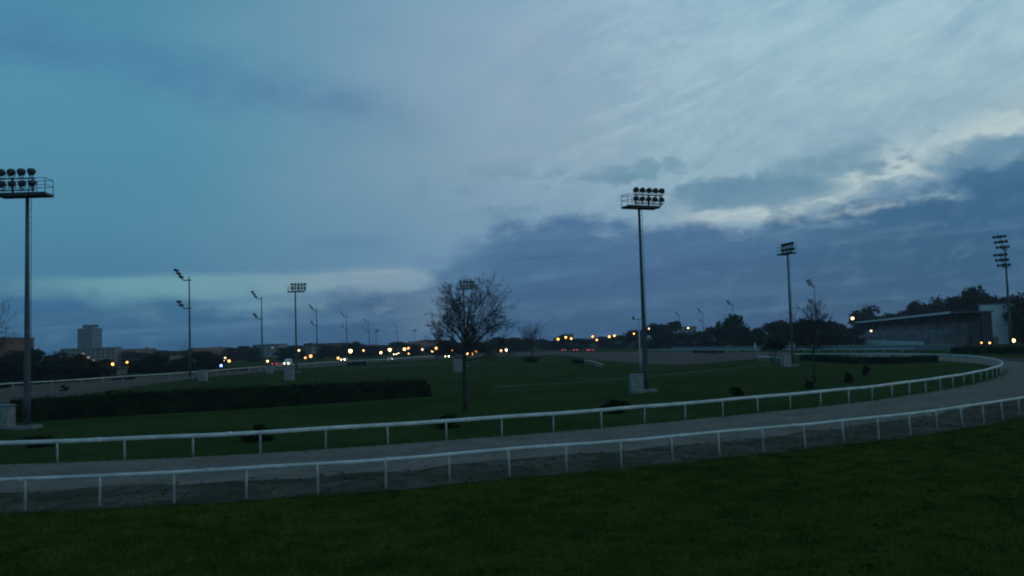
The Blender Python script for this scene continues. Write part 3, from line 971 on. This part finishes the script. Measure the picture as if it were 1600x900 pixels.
# dark line of trees right of centre
GR = 'trees of the dark line right of centre'
for i, (px, top, dist, w, kind) in enumerate(((905, 529, 520, 42, 'dark'), (938, 526, 540, 40, 'brown'), (968, 524, 500, 36, 'dark'), (992, 516, 430, 34, 'dark'), (1022, 505, 420, 42, 'dark'), (1046, 503, 440, 40, 'brown'),
                                             (1070, 520, 400, 36, 'dark'), (1090, 518, 420, 34, 'green'), (1112, 511, 380, 36, 'dark'), (1128, 512, 360, 26, 'dark'), (1180, 512, 330, 36, 'dark'), (1205, 504, 340, 40, 'dark'), (1230, 502, 345, 40, 'brown'),
                                             (1256, 498, 335, 40, 'dark'), (1285, 500, 360, 46, 'dark'), (1310, 506, 350, 42, 'brown'), (1166, 516, 310, 30, 'dark'), (880, 532, 560, 40, 'dark'), (1330, 512, 350, 38, 'dark'), (1300, 517, 300, 40, 'dark'), (1245, 517, 300, 40, 'dark'), (1215, 521, 300, 36, 'green'))):
    tree_px(kind, i % 3, px, top, dist, w, 'dark tree in the unbroken line right of the central mast', GR)
tree_px('dark', 3, 1148, 492, 350, 46, 'big round-headed dark tree standing above the line right of the central mast')
tree_px('dark', 4, 1122, 503, 420, 9, 'narrow pointed tree left of the big round-headed tree')
# browning trees behind the stand
for i, (px, top, dist, w, kind, lab) in enumerate(((1350, 479, 430, 52, 'autumn', 'russet round tree beside the bright lamp at the far end of the grandstand'),
                                                  (1390, 489, 420, 44, 'dark', 'dark low tree between the russet trees above the grandstand roof'),
                                                  (1428, 482, 380, 40, 'brown', 'brown tree behind the middle of the grandstand roof'),
                                                  (1456, 463, 370, 44, 'brown', 'tall brown tree rising behind the middle of the grandstand roof'),
                                                  (1486, 468, 380, 42, 'autumn', 'russet tree second to the left of the white gable'),
                                                  (1516, 452, 330, 52, 'brown', 'tallest brown tree just left of the white gable'),
                                                  (1546, 463, 320, 40, 'autumn', 'russet tree rising right behind the white gable'),
                                                  (1578, 462, 330, 46, 'autumn', 'reddish tree behind the two-bank mast at the right edge'),
                                                  (1602, 455, 260, 50, 'brown', 'brown tree cut by the right edge, beside the white gable'),
                                                  (1606, 500, 215, 36, 'dark', 'dark bush-like tree in front of the right end of the gable'))):
    tree_px(kind, i % 5, px, top, dist, w, lab)
# left: belt of trees behind the far rail
GL = 'trees of the belt behind the far rail at left'
for i, (px, top, dist, w, kind) in enumerate(((-14, 556, 150, 60, 'dark'), (24, 547, 190, 48, 'dark'), (52, 545, 200, 46, 'dark'), (84, 548, 205, 48, 'green'), (112, 556, 190, 44, 'brown'), (136, 560, 195, 40, 'dark'), (160, 562, 200, 36, 'brown'), (222, 560, 230, 40, 'dark'), (248, 553, 240, 40, 'dark'),
                                             (286, 558, 250, 34, 'dark'), (312, 549, 260, 40, 'dark'), (336, 552, 270, 36, 'brown'), (18, 566, 160, 50, 'dark'), (66, 568, 170, 50, 'dark'), (200, 566, 220, 34, 'green'), (232, 568, 210, 44, 'dark'), (268, 568, 225, 44, 'dark'), (320, 565, 240, 40, 'dark'), (100, 572, 175, 46, 'dark'), (140, 574, 180, 36, 'dark'))):
    tree_px(kind, i % 4, px, top, dist, w, 'dense tree in the belt between the far rail and the left apartment blocks', GL)
GM = 'small trees among the street lights'
for i, (px, top, dist, w, kind) in enumerate(((442, 548, 390, 26, 'dark'), (398, 556, 400, 30, 'brown'), (505, 540, 450, 34, 'dark'), (525, 542, 430, 30, 'brown'), (553, 541, 460, 30, 'dark'), (582, 540, 450, 28, 'dark'), (600, 546, 520, 24, 'dark'), (645, 543, 520, 26, 'brown'), (700, 531, 480, 30, 'dark'), (720, 535, 460, 34, 'dark'), (752, 534, 470, 34, 'dark'), (780, 527, 500, 30, 'dark'), (800, 531, 480, 30, 'dark'), (856, 531, 520, 36, 'brown'), (820, 534, 500, 30, 'dark'), (668, 545, 500, 30, 'dark'))):
    tree_px(kind, (i + 1) % 4, px, top, dist, w, 'small dark tree among the street lights on the far side of the course', GM)
GF = 'low trees along the town skyline'
px = 186.0
while px < 880:
    h0 = 535 - 0.0314 * (px - 800)
    dist = rnd.uniform(430, 760)
    top = h0 - rnd.choice((0.5, 2.5, 4.5, 6.0, 8.5)) + rnd.uniform(-1, 1)
    tree_px(rnd.choice(('dark', 'brown', 'dark', 'green')), rnd.randrange(3), px, top, dist, rnd.uniform(24, 38), 'low dark tree in the ragged skyline between the town buildings and the lamps', GF)
    px += rnd.uniform(12, 24)
for k, (px, top, dist, w, kind, lab) in enumerate(((1440, 474, 390, 44, 'brown', 'brown tree just left of the tall one behind the middle of the grandstand roof'),
                                               (1500, 464, 350, 44, 'brown', 'brown tree between the russet tree and the tallest tree by the gable'),
                                               (1536, 459, 335, 44, 'dark', 'dark tree touching the left corner of the white gable'),
                                               (1410, 487, 400, 40, 'brown', 'low brown tree over the left half of the grandstand roof'),
                                               (1562, 464, 330, 44, 'brown', 'brown tree over the middle of the white gable'))):
    tree_px(kind, k % 3, px, top, dist, w, lab)
# multi-stemmed tree with a flat head
p = ground(1209, 569)
t = thing('flat_tree', 'small multi-stemmed tree with a flat dark head left of the end-on mast', 'tree', (p.x, p.y, 0))
m = MB()
for k, (dx, dy) in enumerate(((-0.9, 0.1), (-0.3, 0.4), (0.35, -0.2), (0.8, 0.3))):
    m.tube([(dx * 0.15, dy * 0.15, -0.05), (dx * 0.5, dy * 0.4, 1.4), (dx * 1.2, dy, 2.9)], [0.09, 0.07, 0.04], 6)
m.build('trunk', bark, t)
cm = crown_mesh(77, 12, 1300, 0.05)
cm.v = [(x * 5.0, y * 4.5, 2.2 + z * 2.1) for x, y, z in cm.v]
cm.build('crown', leaf_dark, t)

# ------------------------------------------------------------------ hedges and shrubs
def hedge(label, pts, h, w, seed, n_leaf):
    R_ = random.Random(seed)
    P = [Vector((p.x, p.y)) for p in pts]
    o = P[0]
    t = thing('hedge', label, 'hedge', (o.x, o.y, 0))
    core = MB(); lf_ = MB()
    for i in range(len(P) - 1):
        a, b = P[i] - o, P[i + 1] - o
        d = b - a; L = d.length; d.normalize(); nn = Vector((-d.y, d.x))
        M3 = Matrix.Rotation(math.atan2(d.y, d.x), 3, 'Z')
        c = (a + b) / 2
        core.box((c.x, c.y, h * 0.44), (L, w * 0.8, h * 0.88), M3)
        for k in range(int(n_leaf * L)):
            s = R_.random() * L
            side = R_.random()
            if side < 0.42:
                off, z = -w / 2 + R_.uniform(-0.10, 0.08), R_.random() * h
            elif side < 0.52:
                off, z = w / 2 + R_.uniform(-0.08, 0.10), R_.random() * h
            else:
                off, z = R_.uniform(-w / 2, w / 2), h * (0.97 + 0.05 * math.sin(s * 0.9 + i) + 0.04 * math.sin(s * 2.3)) + R_.uniform(-0.14, 0.07)
            q = a + d * s + nn * off
            u = Vector((R_.gauss(0, 1), R_.gauss(0, 1), R_.gauss(0, 1))).normalized()
            v = u.cross(Vector((R_.gauss(0, 1), R_.gauss(0, 1), R_.gauss(0, 1)))).normalized()
            sz = R_.uniform(0.06, 0.14)
            i0 = len(lf_.v)
            pc = Vector((q.x, q.y, z))
            lf_.v.extend([tuple(pc - u * sz), tuple(pc + v * sz * 0.7), tuple(pc + u * sz), tuple(pc - v * sz * 0.7)])
            lf_.f.append((i0, i0 + 1, i0 + 2, i0 + 3))
    core.build('stems', hedge_m, t)
    lf_.build('foliage', hedge_m, t)
    return t
hedge('long dark clipped hedge nearest the camera at left, running to the central lawn', [ground(px, py) for px, py in ((20, 660), (110, 654), (230, 647), (400, 637), (540, 628), (668, 619))], 1.25, 1.8, 1, 46)
hedge('second dark hedge, just behind the long clipped hedge at left', [ground(px, py) for px, py in ((24, 645), (200, 632), (400, 622), (560, 615), (664, 610))], 1.3, 3.2, 2, 40)
hedge('lower dark hedge at right inside the bend of the white rail', [ground(px, py) for px, py in ((1258, 563), (1300, 566), (1340, 568), (1400, 568), (1462, 566))], 1.1, 2.2, 3, 40)
hedge('black hedge at the right edge, below the lit gable', [ground(px, py) for px, py in ((1490, 552.5), (1540, 552.5), (1640, 553.5))], 1.35, 2.0, 4, 30)
hedge('low dark hedge before the far rails, right of the central mast', [ground(px, py) for px, py in ((1085, 551.5), (1128, 552))], 0.9, 2.0, 5, 20)
hedge('short dark hedge on the far edge of the sand track at left', [ground(px, py) for px, py in ((176, 594), (208, 593))], 1.0, 2.0, 6, 30)
hedge('short dark hedge under the second two-armed mast at left', [ground(px, py) for px, py in ((340, 581.5), (384, 578))], 0.9, 1.6, 7, 30)
hedge('dark hedge on the lawn below the headlights', [ground(px, py) for px, py in ((545, 571.5), (570, 570))], 1.0, 1.6, 8, 30)

def shrub(label, px, py, wpx, hpx, seed):
    p = ground(px, py)
    k = p.y / F
    w, h = wpx * k, hpx * k
    t = thing('shrub', label, 'shrub', (p.x, p.y, 0), 0, 'dark shrubs on the infield lawn')
    cm = crown_mesh(seed, 14, 1300, 0.06, 1.0, 0.0, 0.02)
    cm.v = [(x * w * 1.25, y * w * 1.1, max(0.0, (z - 0.05) * h * 1.15)) for x, y, z in cm.v]
    cm.build('foliage', hedge_m, t)
    m = MB()
    for q in range(5):
        a = q * 1.256
        m.tube([(0, 0, -0.02), (w * 0.3 * math.cos(a), w * 0.25 * math.sin(a), h * 0.75)], [0.03, 0.01], 5)
    m.build('stems', bark, t)
for a in (('dark shrub behind the first post gap of the inner rail at left', 62, 698, 52, 17, 201),
          ('wide dark shrub behind the inner rail, left of the bare tree', 405, 689, 54, 24, 202),
          ('dark shrub at the foot of the bare tree', 697, 669, 46, 22, 203),
          ('dark shrub behind the inner rail below the central mast cabinet', 962, 646, 48, 20, 204),
          ('small dark shrub behind the rail, right of the central mast', 1152, 619, 24, 13, 205),
          ('small dark shrub at the foot of the small bare tree', 1265, 607, 16, 12, 206),
          ('upright dark shrub on the lawn inside the bend, left of its twin', 1327, 598, 17, 16, 207),
          ('upright dark shrub on the lawn inside the bend, farther and right', 1353, 587, 15, 16, 208),
          ('dark shrub on the sand edge left of the bare tree', 830, 566, 34, 8, 209),
          ('dark shrub beside the short lone rail', 903, 568, 24, 7, 210),
          ('small dark shrub on the sand track at far left', 101, 611, 14, 9, 211)):
    shrub(*a)

# ------------------------------------------------------------------ buildings
def block(name, label, px0, px1, top, dist, depth, material, floors, rz=0.0, win=True, lit=0.0, roof=None, cat='building', seed=1, balcony=False, sidewin=False):
    R_ = random.Random(seed)
    a, b = far(px0, top, dist), far(px1, top, dist)
    w = b.x - a.x; h = a.lerp(b, 0.5).z
    t = thing(name, label, cat, ((a.x + b.x) / 2, dist + depth / 2, 0), rz)
    m = MB(); m.box((0, 0, h / 2 - 0.25), (w, depth, h + 0.5)); m.build('wall', material, t)
    if roof == 'gable':
        m = MB()
        rh = min(w, depth) * 0.28
        m.face_grid([[(-w / 2 - .4, -depth / 2 - .4, h + 0.003), (w / 2 + .4, -depth / 2 - .4, h + 0.003), (w / 2 + .4, depth / 2 + .4, h + 0.003), (-w / 2 - .4, depth / 2 + .4, h + 0.003)],
                     [(-w / 2 - .3, -0.1, h + rh), (w / 2 + .3, -0.1, h + rh), (w / 2 + .3, 0.1, h + rh), (-w / 2 - .3, 0.1, h + rh)]])
        r_ = m.build('roof', roof_red, t)
        m = MB(); m.box((w * 0.25, 0.5, h + rh), (0.7, 0.7, 1.6)); m.build('chimney', wall_red, r_)
    else:
        m = MB(); m.box((0, 0, h + 0.33), (w + 0.3, depth + 0.3, 0.5)); m.build('parapet', roof_grey, t)
    fh = h / floors
    nw = max(2, int(w / 3.2))
    while nw * floors > 96:
        nw -= 1
    wm = {}
    for fl in range(floors if win else 0):
        for k in range(nw):
            x = -w / 2 + w * (k + 0.5) / nw; z = fh * (fl + 0.55)
            on = R_.random() < lit
            if on not in wm:
                m = MB(); m.box((0, 0, 0), (min(1.5, w / nw * 0.55), 0.16, min(1.5, fh * 0.5)))
                o = m.build('window', window_lit if on else glass_dark, t, False, (x, -depth / 2 - 0.02, z)); wm[on] = o
            else:
                o = wm[on].copy(); C.objects.link(o); o.parent = t; o.location = (x, -depth / 2 - 0.02, z)
    if balcony:
        for fl in range(floors):
            m = MB(); m.box((w * 0.2, -depth / 2 - 0.6, fh * fl + 0.9), (w * 0.55, 1.2, 0.9)); m.build('balcony', wall_pale, t)
    return t
tw = block('tower_block', 'tall grey tower block on the skyline at left', 120, 151, 514, 900, 13, wall_grey, 13, R(-26), True, 0.03, seed=3)
for q in range(13):
    for k in range(3):
        hh = far(136, 513, 900).z
        m = MB(); m.box((6.2 - k * 5.0, -7.2, hh * (q + 0.32) / 13), (3.0, 1.4, 1.1)); m.build('balcony', wall_pale, tw)
for q, (dx, w_, h_) in enumerate(((-4, 7, 3.2), (3, 4, 2.2), (8, 2.5, 3.0))):
    m = MB(); hh = far(136, 513, 900).z; m.box((dx, 0, hh + 0.58 + h_ / 2), (w_, 6, h_)); m.build('roof_plant', roof_grey, tw)
block('apartment_block', 'long beige apartment slab with lit windows before the tower block', 96, 178, 545, 620, 12, wall_beige, 4, R(4), True, 0.06, seed=5)
block('brick_building', 'dark red brick building at the left edge', -30, 8, 530, 330, 20, wall_red, 5, 0, True, 0.0, seed=6)
block('house', 'low house with pale front and tiled roof behind the left tree belt', 256, 276, 562, 330, 9, wall_beige, 1, R(8), True, 0.0, 'gable', seed=7)
block('house', 'long low row with tiled roof right of the beige apartment slab', 182, 236, 553, 560, 12, wall_red, 2, R(-3), True, 0.04, 'gable', seed=8)
block('apartment_block', 'pale flat-roofed apartment block left of the second two-armed mast', 353, 398, 547, 520, 14, wall_pale, 4, R(6), True, 0.02, seed=9, balcony=True)
block('apartment_block', 'tallest pale apartment block behind the second two-armed mast', 396, 440, 539, 640, 14, wall_pale, 6, R(-10), True, 0.03, seed=10)
block('apartment_block', 'pale apartment block behind the wide lamp platform mast', 446, 486, 542, 600, 14, wall_beige, 5, R(5), True, 0.04, seed=11)
block('apartment_block', 'reddish apartment block right of the wide lamp platform mast', 498, 542, 537, 700, 14, wall_red, 6, R(-4), True, 0.05, seed=12)
block('house', 'low red-brick row behind the headlights', 552, 592, 545, 640, 10, wall_red, 2, 0, True, 0.08, 'gable', seed=13)
block('house', 'low brick hall right of the headlights', 636, 690, 541, 660, 14, wall_red, 2, R(3), True, 0.10, 'gable', seed=14)
block('house', 'low beige houses beside the bare tree trunk', 690, 722, 546, 560, 10, wall_beige, 2, R(-5), True, 0.1, 'gable', seed=15)
block('apartment_block', 'small square block on the skyline behind the row of orange lamps', 878, 896, 523, 760, 12, wall_dim, 5, 0, True, 0.03, seed=16)
block('apartment_block', 'pale block between the trees right of the central mast', 1066, 1088, 511, 700, 12, wall_pale, 6, 0, True, 0.06, seed=17)
block('kiosk', 'small pale kiosk under the orange lamps at left', 164, 183, 577, 205, 3, wall_pale, 1, R(5), True, 0.0, cat='kiosk', seed=18)
block('kiosk', 'narrow pale hut right of the kiosk at left', 187, 194, 577, 207, 2, wall_pale, 1, R(5), False, 0.0, cat='kiosk', seed=19)

block('apartment_block', 'long low pale block left of the big warm street light', 484, 500, 543, 620, 12, wall_pale, 4, 0, True, 0.05, seed=31)
block('apartment_block', 'grey apartment block right of the reddish one', 540, 566, 541, 720, 12, wall_grey, 5, R(5), True, 0.06, seed=32)
block('apartment_block', 'wide grey block behind the upper lamps of the headlight cluster', 590, 640, 540, 740, 12, wall_grey, 5, R(-4), True, 0.06, seed=33)
block('house', 'low tiled roofs between the thin bare tree and the flat-roofed block', 300, 352, 551, 480, 10, wall_beige, 2, R(4), True, 0.05, 'gable', seed=34)
# grandstand
A = far(1487, 515, 238); B = far(1322, 518, 470)
A2, B2 = Vector((A.x, A.y)), Vector((B.x, B.y))
al = (B2 - A2); LEN = al.length; al.normalize()
ang = math.atan2(al.y, al.x)
t = thing('grandstand', 'long covered grandstand with pale roof edge at right', 'grandstand', (A.x, A.y, 0), ang)
# local x runs along the stand (away), local -y is away from the course
m = MB()
steps = 12
for k in range(steps):
    y0 = 7.0 - k * 1.35
    z1 = 1.4 + 0.46 * k
    m.box((LEN / 2, y0 - 0.675, z1 / 2), (LEN, 1.347, z1))
m.build('terrace', mat('terrace_concrete', (0.105, 0.115, 0.115), 0.9, 0.45, 0.35), t)
for k in range(4, steps):
    m = MB(); m.box((LEN / 2, 7.0 - k * 1.35 - 0.9, 1.4 + 0.46 * k + 0.2), (LEN - 4, 0.45, 0.4)); m.build('seat_row', cab_dark if k % 2 else galv, t)
m = MB(); m.box((LEN / 2, 7.35, 0.85), (LEN + 2, 0.25, 1.7)); m.build('front_wall', wall_white, t)
for q, k in enumerate((2, 5, 8)):
    m = MB()
    for x in np.arange(3, LEN - 6, 9.0):
        if rnd.random() < 0.75:
            y, z = 7.0 - k * 1.35 - 0.25, 1.4 + 0.46 * k
            m.box((x + 2.5, y, z + 1.0), (6.0, 0.08, 0.10))
            for dx in (0.0, 2.5, 5.0):
                m.box((x + dx, y, z + 0.47), (0.07, 0.07, 0.95))
    m.build('barrier', post_white, t)
m = MB(); m.box((LEN / 2, -9.6, 4.5), (LEN, 0.5, 9.0)); m.build('back_wall', dark_steel, t)
m = MB(); m.box((LEN / 2, -5.1, 9.25), (LEN + 3, 10.4, 0.35)); rf_ = m.build('roof', roof_grey, t)
m = MB(); m.box((LEN / 2, 0.24, 9.3), (LEN + 1, 0.26, 0.62)); m.build('fascia', white_rail, rf_)
for x in np.linspace(4, LEN - 4, 10):
    m = MB(); m.lathe([(0.2, 4.0), (0.2, 9.07)], 8, None, (x, -2.4, 0)); m.build('column', galv, t)
for x in np.linspace(18, LEN - 20, 7):
    m = MB()
    for k in range(steps):
        m.box((x, 7.0 - k * 1.35 - 0.55, 1.4 + 0.46 * k + 0.06), (1.6, 1.0, 0.11))
    m.build('stair', concrete, t)
for x, s in ((60, 1), (118, 1)):
    m = MB(); m.box((x, 0.6, 9.9), (1.0, 0.6, 0.7)); m.build('roof_lamp', galv, t)
m = MB(); m.box((-0.9, -8.3, 4.4), (1.5, 2.4, 8.6)); m.box((-0.7, -5.6, 3.2), (1.1, 2.4, 6.2)); m.build('stair_tower', dark_steel, t)

# white gable building
a, b = far(1538, 476, 262), far(1590, 474, 262)
w = b.x - a.x; h = a.z
t = thing('gable_building', 'tall plain white end wall right of the grandstand', 'building', ((a.x + b.x) / 2, 263.5, 0), R(-14))
m = MB(); m.box((0, 0, h / 2), (w, 3.0, h)); m.build('wall', wall_white, t)
m = MB(); m.box((0, 0, h + 0.18), (w + 0.4, 3.4, 0.35)); m.build('roof', roof_grey, t)
m = MB(); m.box((w * 0.28, -1.53, h * 0.48), (0.5, 0.1, h * 0.9)); m.build('downpipe', dark_steel, t)
m = MB(); m.box((-w * 0.2, -1.54, 1.1), (2.0, 0.1, 2.2)); m.build('door', cab_dark, t)

# white parapets and marquee roofs low in front of the stand
for i, (px, w_, lab) in enumerate(((1238, 7, 'low white marker board left of the small bare tree, before the tree line'), (1180, 2, 'upright white marker post before the dark trees'))):
    p = far(px, 540, 262)
    t = thing('marker_board', lab, 'marker board', (p.x, 262, 0))
    m = MB(); m.box((0, 0, 1.5), (w_ * 0.2, 0.15, 2.2)); m.build('board', white_rail, t)
    for s in (-1, 1):
        m = MB(); m.box((s * w_ * 0.07, 0.12, 0.9), (0.1, 0.1, 1.8)); m.build('leg', galv, t)

# ------------------------------------------------------------------ street lamps and lit lamps
LP = {}
def street_lamp(label, px, py, dist, light, r, group='street lamps beyond the course'):
    p = far(px, py, dist)
    h = max(1.0, p.z)
    r *= 1.12
    key = (light.name, round(r, 2))
    t = thing('street_lamp', label, 'street lamp', (p.x, dist, 0), 0, group)
    m = MB(); m.lathe([(0.10, 0), (0.07, h * 0.5), (0.05, h - r)], 7); m.build('pole', dark_steel, t, True)
    m = MB(); m.lathe([(r * 0.2, r * 1.25), (r * 0.75, r * 1.12), (r * 0.8, r * 0.92)], 10, None, (0, 0, h)); m.build('cap', dark_steel, t)
    m = MB()
    prof = [(max(0.01, r * math.sin(a)), -r * math.cos(a)) for a in np.linspace(0.05, 2.6, 7)]
    m.lathe(prof, 12, None, (0, 0, h)); m.build('lantern', light, t, True)
    return t
L_ = street_lamp
for a in (('orange lamp over the kiosk at left', 176, 569, 196, sodium, 0.24),
          ('orange lamp just right of the kiosk lamp', 198.5, 566, 210, sodium, 0.20),
          ('pale small lamp over the blue beacon', 352, 559.5, 300, dim_warm, 0.36),
          ('white lamp close above the blue beacon', 350, 564, 300, cool, 0.13),
          ('dim orange lamp right of the blue beacon', 358, 564, 300, dim_sodium, 0.40),
          ('warm lamp left of the headlit van', 418, 564.5, 320, warm, 0.26),
          ('faint lamp before the pale block beside the wide platform mast', 467, 547.5, 420, dim_warm, 0.45),
          ('orange lamp right of the headlit van', 485.5, 556.5, 330, sodium, 0.42),
          ('faint red-orange lamp left of the orange lamp by the van', 477, 559, 330, dim_sodium, 0.34),
          ('orange lamp under the two-armed mast left of the big white lamp', 528.5, 559.5, 330, sodium, 0.36),
          ('big warm white lamp left of the headlight cluster', 547.5, 548.5, 360, warm, 0.62),
          ('small warm lamp between the big lamp and the headlight cluster', 568, 547.5, 400, warm, 0.22),
          ('warm lamp over the left side of the headlight cluster', 595, 551, 400, warm, 0.40),
          ('upper warm lamp over the headlight cluster', 609, 546.5, 420, warm, 0.58),
          ('upper right warm lamp over the headlight cluster', 632, 545.5, 430, warm, 0.50),
          ('orange lamp on the right of the headlight cluster', 638.5, 552.5, 420, sodium, 0.28),
          ('slim orange lamp above right of the headlight cluster', 638, 544, 450, dim_sodium, 0.48),
          ('faint lamp between the cluster and the brick hall', 660, 546, 450, dim_warm, 0.45),
          ('warm lamp before the brick hall', 675, 549.5, 430, warm, 0.42),
          ('red-orange lamp right of the warm lamp at the brick hall', 681.5, 544, 440, dim_sodium, 0.60),
          ('faint orange lamp left of the bare tree', 707, 547, 430, dim_sodium, 0.42),
          ('orange lamp immediately left of the bare tree trunk', 731.5, 553.5, 320, warm, 0.46),
          ('orange lamp immediately right of the bare tree trunk', 738, 552.5, 330, sodium, 0.36),
          ('upper orange lamp right of the bare tree trunk', 744, 549.5, 335, sodium, 0.36),
          ('faint orange lamp right of the bare tree', 783, 548, 350, dim_sodium, 0.42),
          ('small white lamp right of the bare tree', 791, 547, 360, cool, 0.30),
          ('leftmost orange lamp of the row before the dark trees', 872, 530, 400, sodium, 0.44),
          ('second orange lamp of the row before the dark trees', 884, 527, 400, sodium, 0.42),
          ('third orange lamp, close to the second of the row', 892.5, 529, 410, sodium, 0.40),
          ('orange lamp in the middle of the row before the dark trees', 926, 526, 420, sodium, 0.38),
          ('faint orange lamp below the middle lamp of the row', 932.5, 531, 420, dim_sodium, 0.42),
          ('left lamp of the right pair before the dark trees', 952, 526, 420, sodium, 0.40),
          ('right lamp of the right pair before the dark trees', 960, 524.5, 425, sodium, 0.38),
          ('orange lamp just left of the tall central mast', 990.5, 521.5, 420, sodium, 0.30),
          ('pale lamp among trees right of the central mast', 1075, 512.5, 395, warm, 0.22),
          ('faint lamp right of the central mast', 1014, 513.5, 410, dim_warm, 0.32),
          ('small pale lamp under the far end of the grandstand roof', 1361, 517, 330, dim_warm, 0.34),
          ('bright white lamp above the far end of the grandstand roof', 1332, 497.5, 340, warm, 0.44),
          ('left orange lamp at the foot of the white gable', 1533.5, 535.5, 228, sodium, 0.16),
          ('right orange lamp at the foot of the white gable', 1546.5, 536.5, 229, sodium, 0.20),
          ('brightest warm lamp at the right edge by the white gable', 1583.5, 532, 215, warm, 0.34)):
    L_(*a)
p = far(345.5, 571.5, 262)
t = thing('beacon', 'blue flashing light behind the far rail at left', 'beacon', (p.x, 262, 0))
m = MB(); m.lathe([(0.07, 0), (0.05, p.z - 0.2)], 7); m.build('pole', dark_steel, t)
m = MB(); m.lathe([(0.30, -0.2), (0.32, 0.1), (0.22, 0.3), (0.02, 0.34)], 12, None, (0, 0, p.z)); m.build('dome', blue_l, t, True)

# ------------------------------------------------------------------ cars on the far road
def car(label, loc, rz, paint, lights='head', van=False, group='cars on the far road'):
    t = thing('van' if van else 'car', label, 'van' if van else 'car', loc, rz, group)
    # side profile in x (front = +x), z
    if van:
        prof = [(-2.4, 0.35), (2.3, 0.35), (2.4, 0.75), (2.25, 1.05), (1.55, 1.25), (1.0, 2.0), (-2.3, 2.05), (-2.42, 1.1)]
    else:
        prof = [(-2.1, 0.32), (2.05, 0.32), (2.15, 0.62), (2.0, 0.82), (0.95, 0.95), (0.35, 1.42), (-1.1, 1.45), (-1.75, 1.02), (-2.1, 0.95), (-2.16, 0.6)]
    m = MB()
    rings = []
    for y, k in ((-0.86, 0.9), (-0.8, 1.0), (0.8, 1.0), (0.86, 0.9)):
        rings.append([(x * (0.985 if k < 1 else 1), y * (1.0 if z < 1.0 else 0.86), 0.32 + (z - 0.32) * (0.97 if k < 1 else 1)) for x, z in prof])
    m.face_grid(rings); m.build('body', paint, t)
    hi = 1.9 if van else 1.34
    lo = 1.3 if van else 1.0
    x0, x1 = (0.2, 1.3) if van else (-1.35, 0.5)
    for s in (-1, 1):
        m = MB(); m.box((0.5 * (x0 + x1), s * 0.80, 0.5 * (lo + hi)), ((x1 - x0) * 0.8, 0.09, (hi - lo) * 0.75)); m.build('side_window', glass_dark, t)
    m = MB()
    m.box((1.24 if van else 0.68, 0, 1.62 if van else 1.19), (0.05, 1.28, 0.62 if van else 0.5), Matrix.Rotation(R(-36 if van else -52), 3, 'Y')); m.build('windscreen', glass_dark, t)
    for x in (-1.35, 1.35):
        for s in (-1, 1):
            m = MB(); m.lathe([(0.2, -0.1), (0.32, -0.09), (0.33, 0.09), (0.2, 0.1)], 14, Matrix.Rotation(R(90), 3, 'X'), (x, s * 0.78, 0.33)); wh = m.build('wheel', tyre, t, True)
            m = MB(); m.lathe([(0.19, -0.01), (0.17, 0.02), (0.03, 0.03)], 10, Matrix.Rotation(R(-90 * s), 3, 'X'), (x, s * 0.885, 0.33)); m.build('rim', rim, wh)
    fx = 2.36 if van else 2.1
    for s in (-1, 1):
        m = MB(); m.lathe([(0.13, 0), (0.12, 0.05), (0.02, 0.07)], 10, Matrix.Rotation(R(90), 3, 'Y'), (fx, s * 0.62, 0.70)); m.build('headlight', head_l if lights == 'head' else lens_mat, t)
        m = MB(); m.box((-fx - 0.03, s * 0.66, 0.80), (0.06, 0.24, 0.16)); m.build('taillight', tail_l, t)
    return t
def car_px(label, px, py, paint, facing, **k):
    p = ground(px, py - 0.2, 0.70)
    # headlights look back at the course when facing = 'head'
    rz = R(-90 + rnd.uniform(-10, 10)) if facing == 'head' else R(90 + rnd.uniform(-25, 25))
    return car(label, (p.x, p.y + (2.2 if facing == 'head' else -2.2), 0), rz, paint, facing, **k)
car_px('van with white headlights behind the far rail at left', 447, 568, paint_w, 'head', van=True)
car_px('dark car ahead of the headlit van at left', 436, 568.5, paint_b, 'tail')
car_px('small car with pale headlights under the orange lamp', 536.5, 562, paint_a, 'head')
car_px('left car of the cluster of bright headlights', 592, 554.5, paint_b, 'head')
car_px('nearest car of the headlight cluster, lowest of the lights', 608, 561, paint_a, 'head')
car_px('car in the middle of the headlight cluster', 618, 553.5, paint_b, 'head')
car_px('brightest car in the headlight cluster', 625, 552, paint_a, 'head')
car_px('right car of the headlight cluster', 631, 551, paint_c, 'head')
car_px('silver car with headlights left of the bare tree', 698, 557, paint_a, 'head')
for px, lab in ((880, 'leftmost car with red tail lights below the orange lamps'), (900, 'second car with red tail lights below the orange lamps'), (916, 'third car with red tail lights below the orange lamps'), (925, 'rightmost car with red tail lights, nearest the central mast')):
    car_px(lab, px, 547.4, paint_c if px in (900,) else paint_b, 'tail')

# ------------------------------------------------------------------ evening haze
m = MB()
m.box((0, 480, 27), (2200, 1100, 56))
hz = m.build('haze', wall_white)
hz.data.materials.clear()
hm = bpy.data.materials.new('haze')
hm.use_nodes = True
hm.node_tree.nodes.clear()
ho = hm.node_tree.nodes.new('ShaderNodeOutputMaterial')
hv = hm.node_tree.nodes.new('ShaderNodeVolumePrincipled')
hv.inputs['Color'].default_value = (0.75, 0.85, 0.95, 1)
hv.inputs['Density'].default_value = HAZE
hm.node_tree.links.new(hv.outputs[0], ho.inputs['Volume'])
hz.data.materials.append(hm)
tag(hz, 'thin blue evening haze over the course', 'haze', kind='stuff')
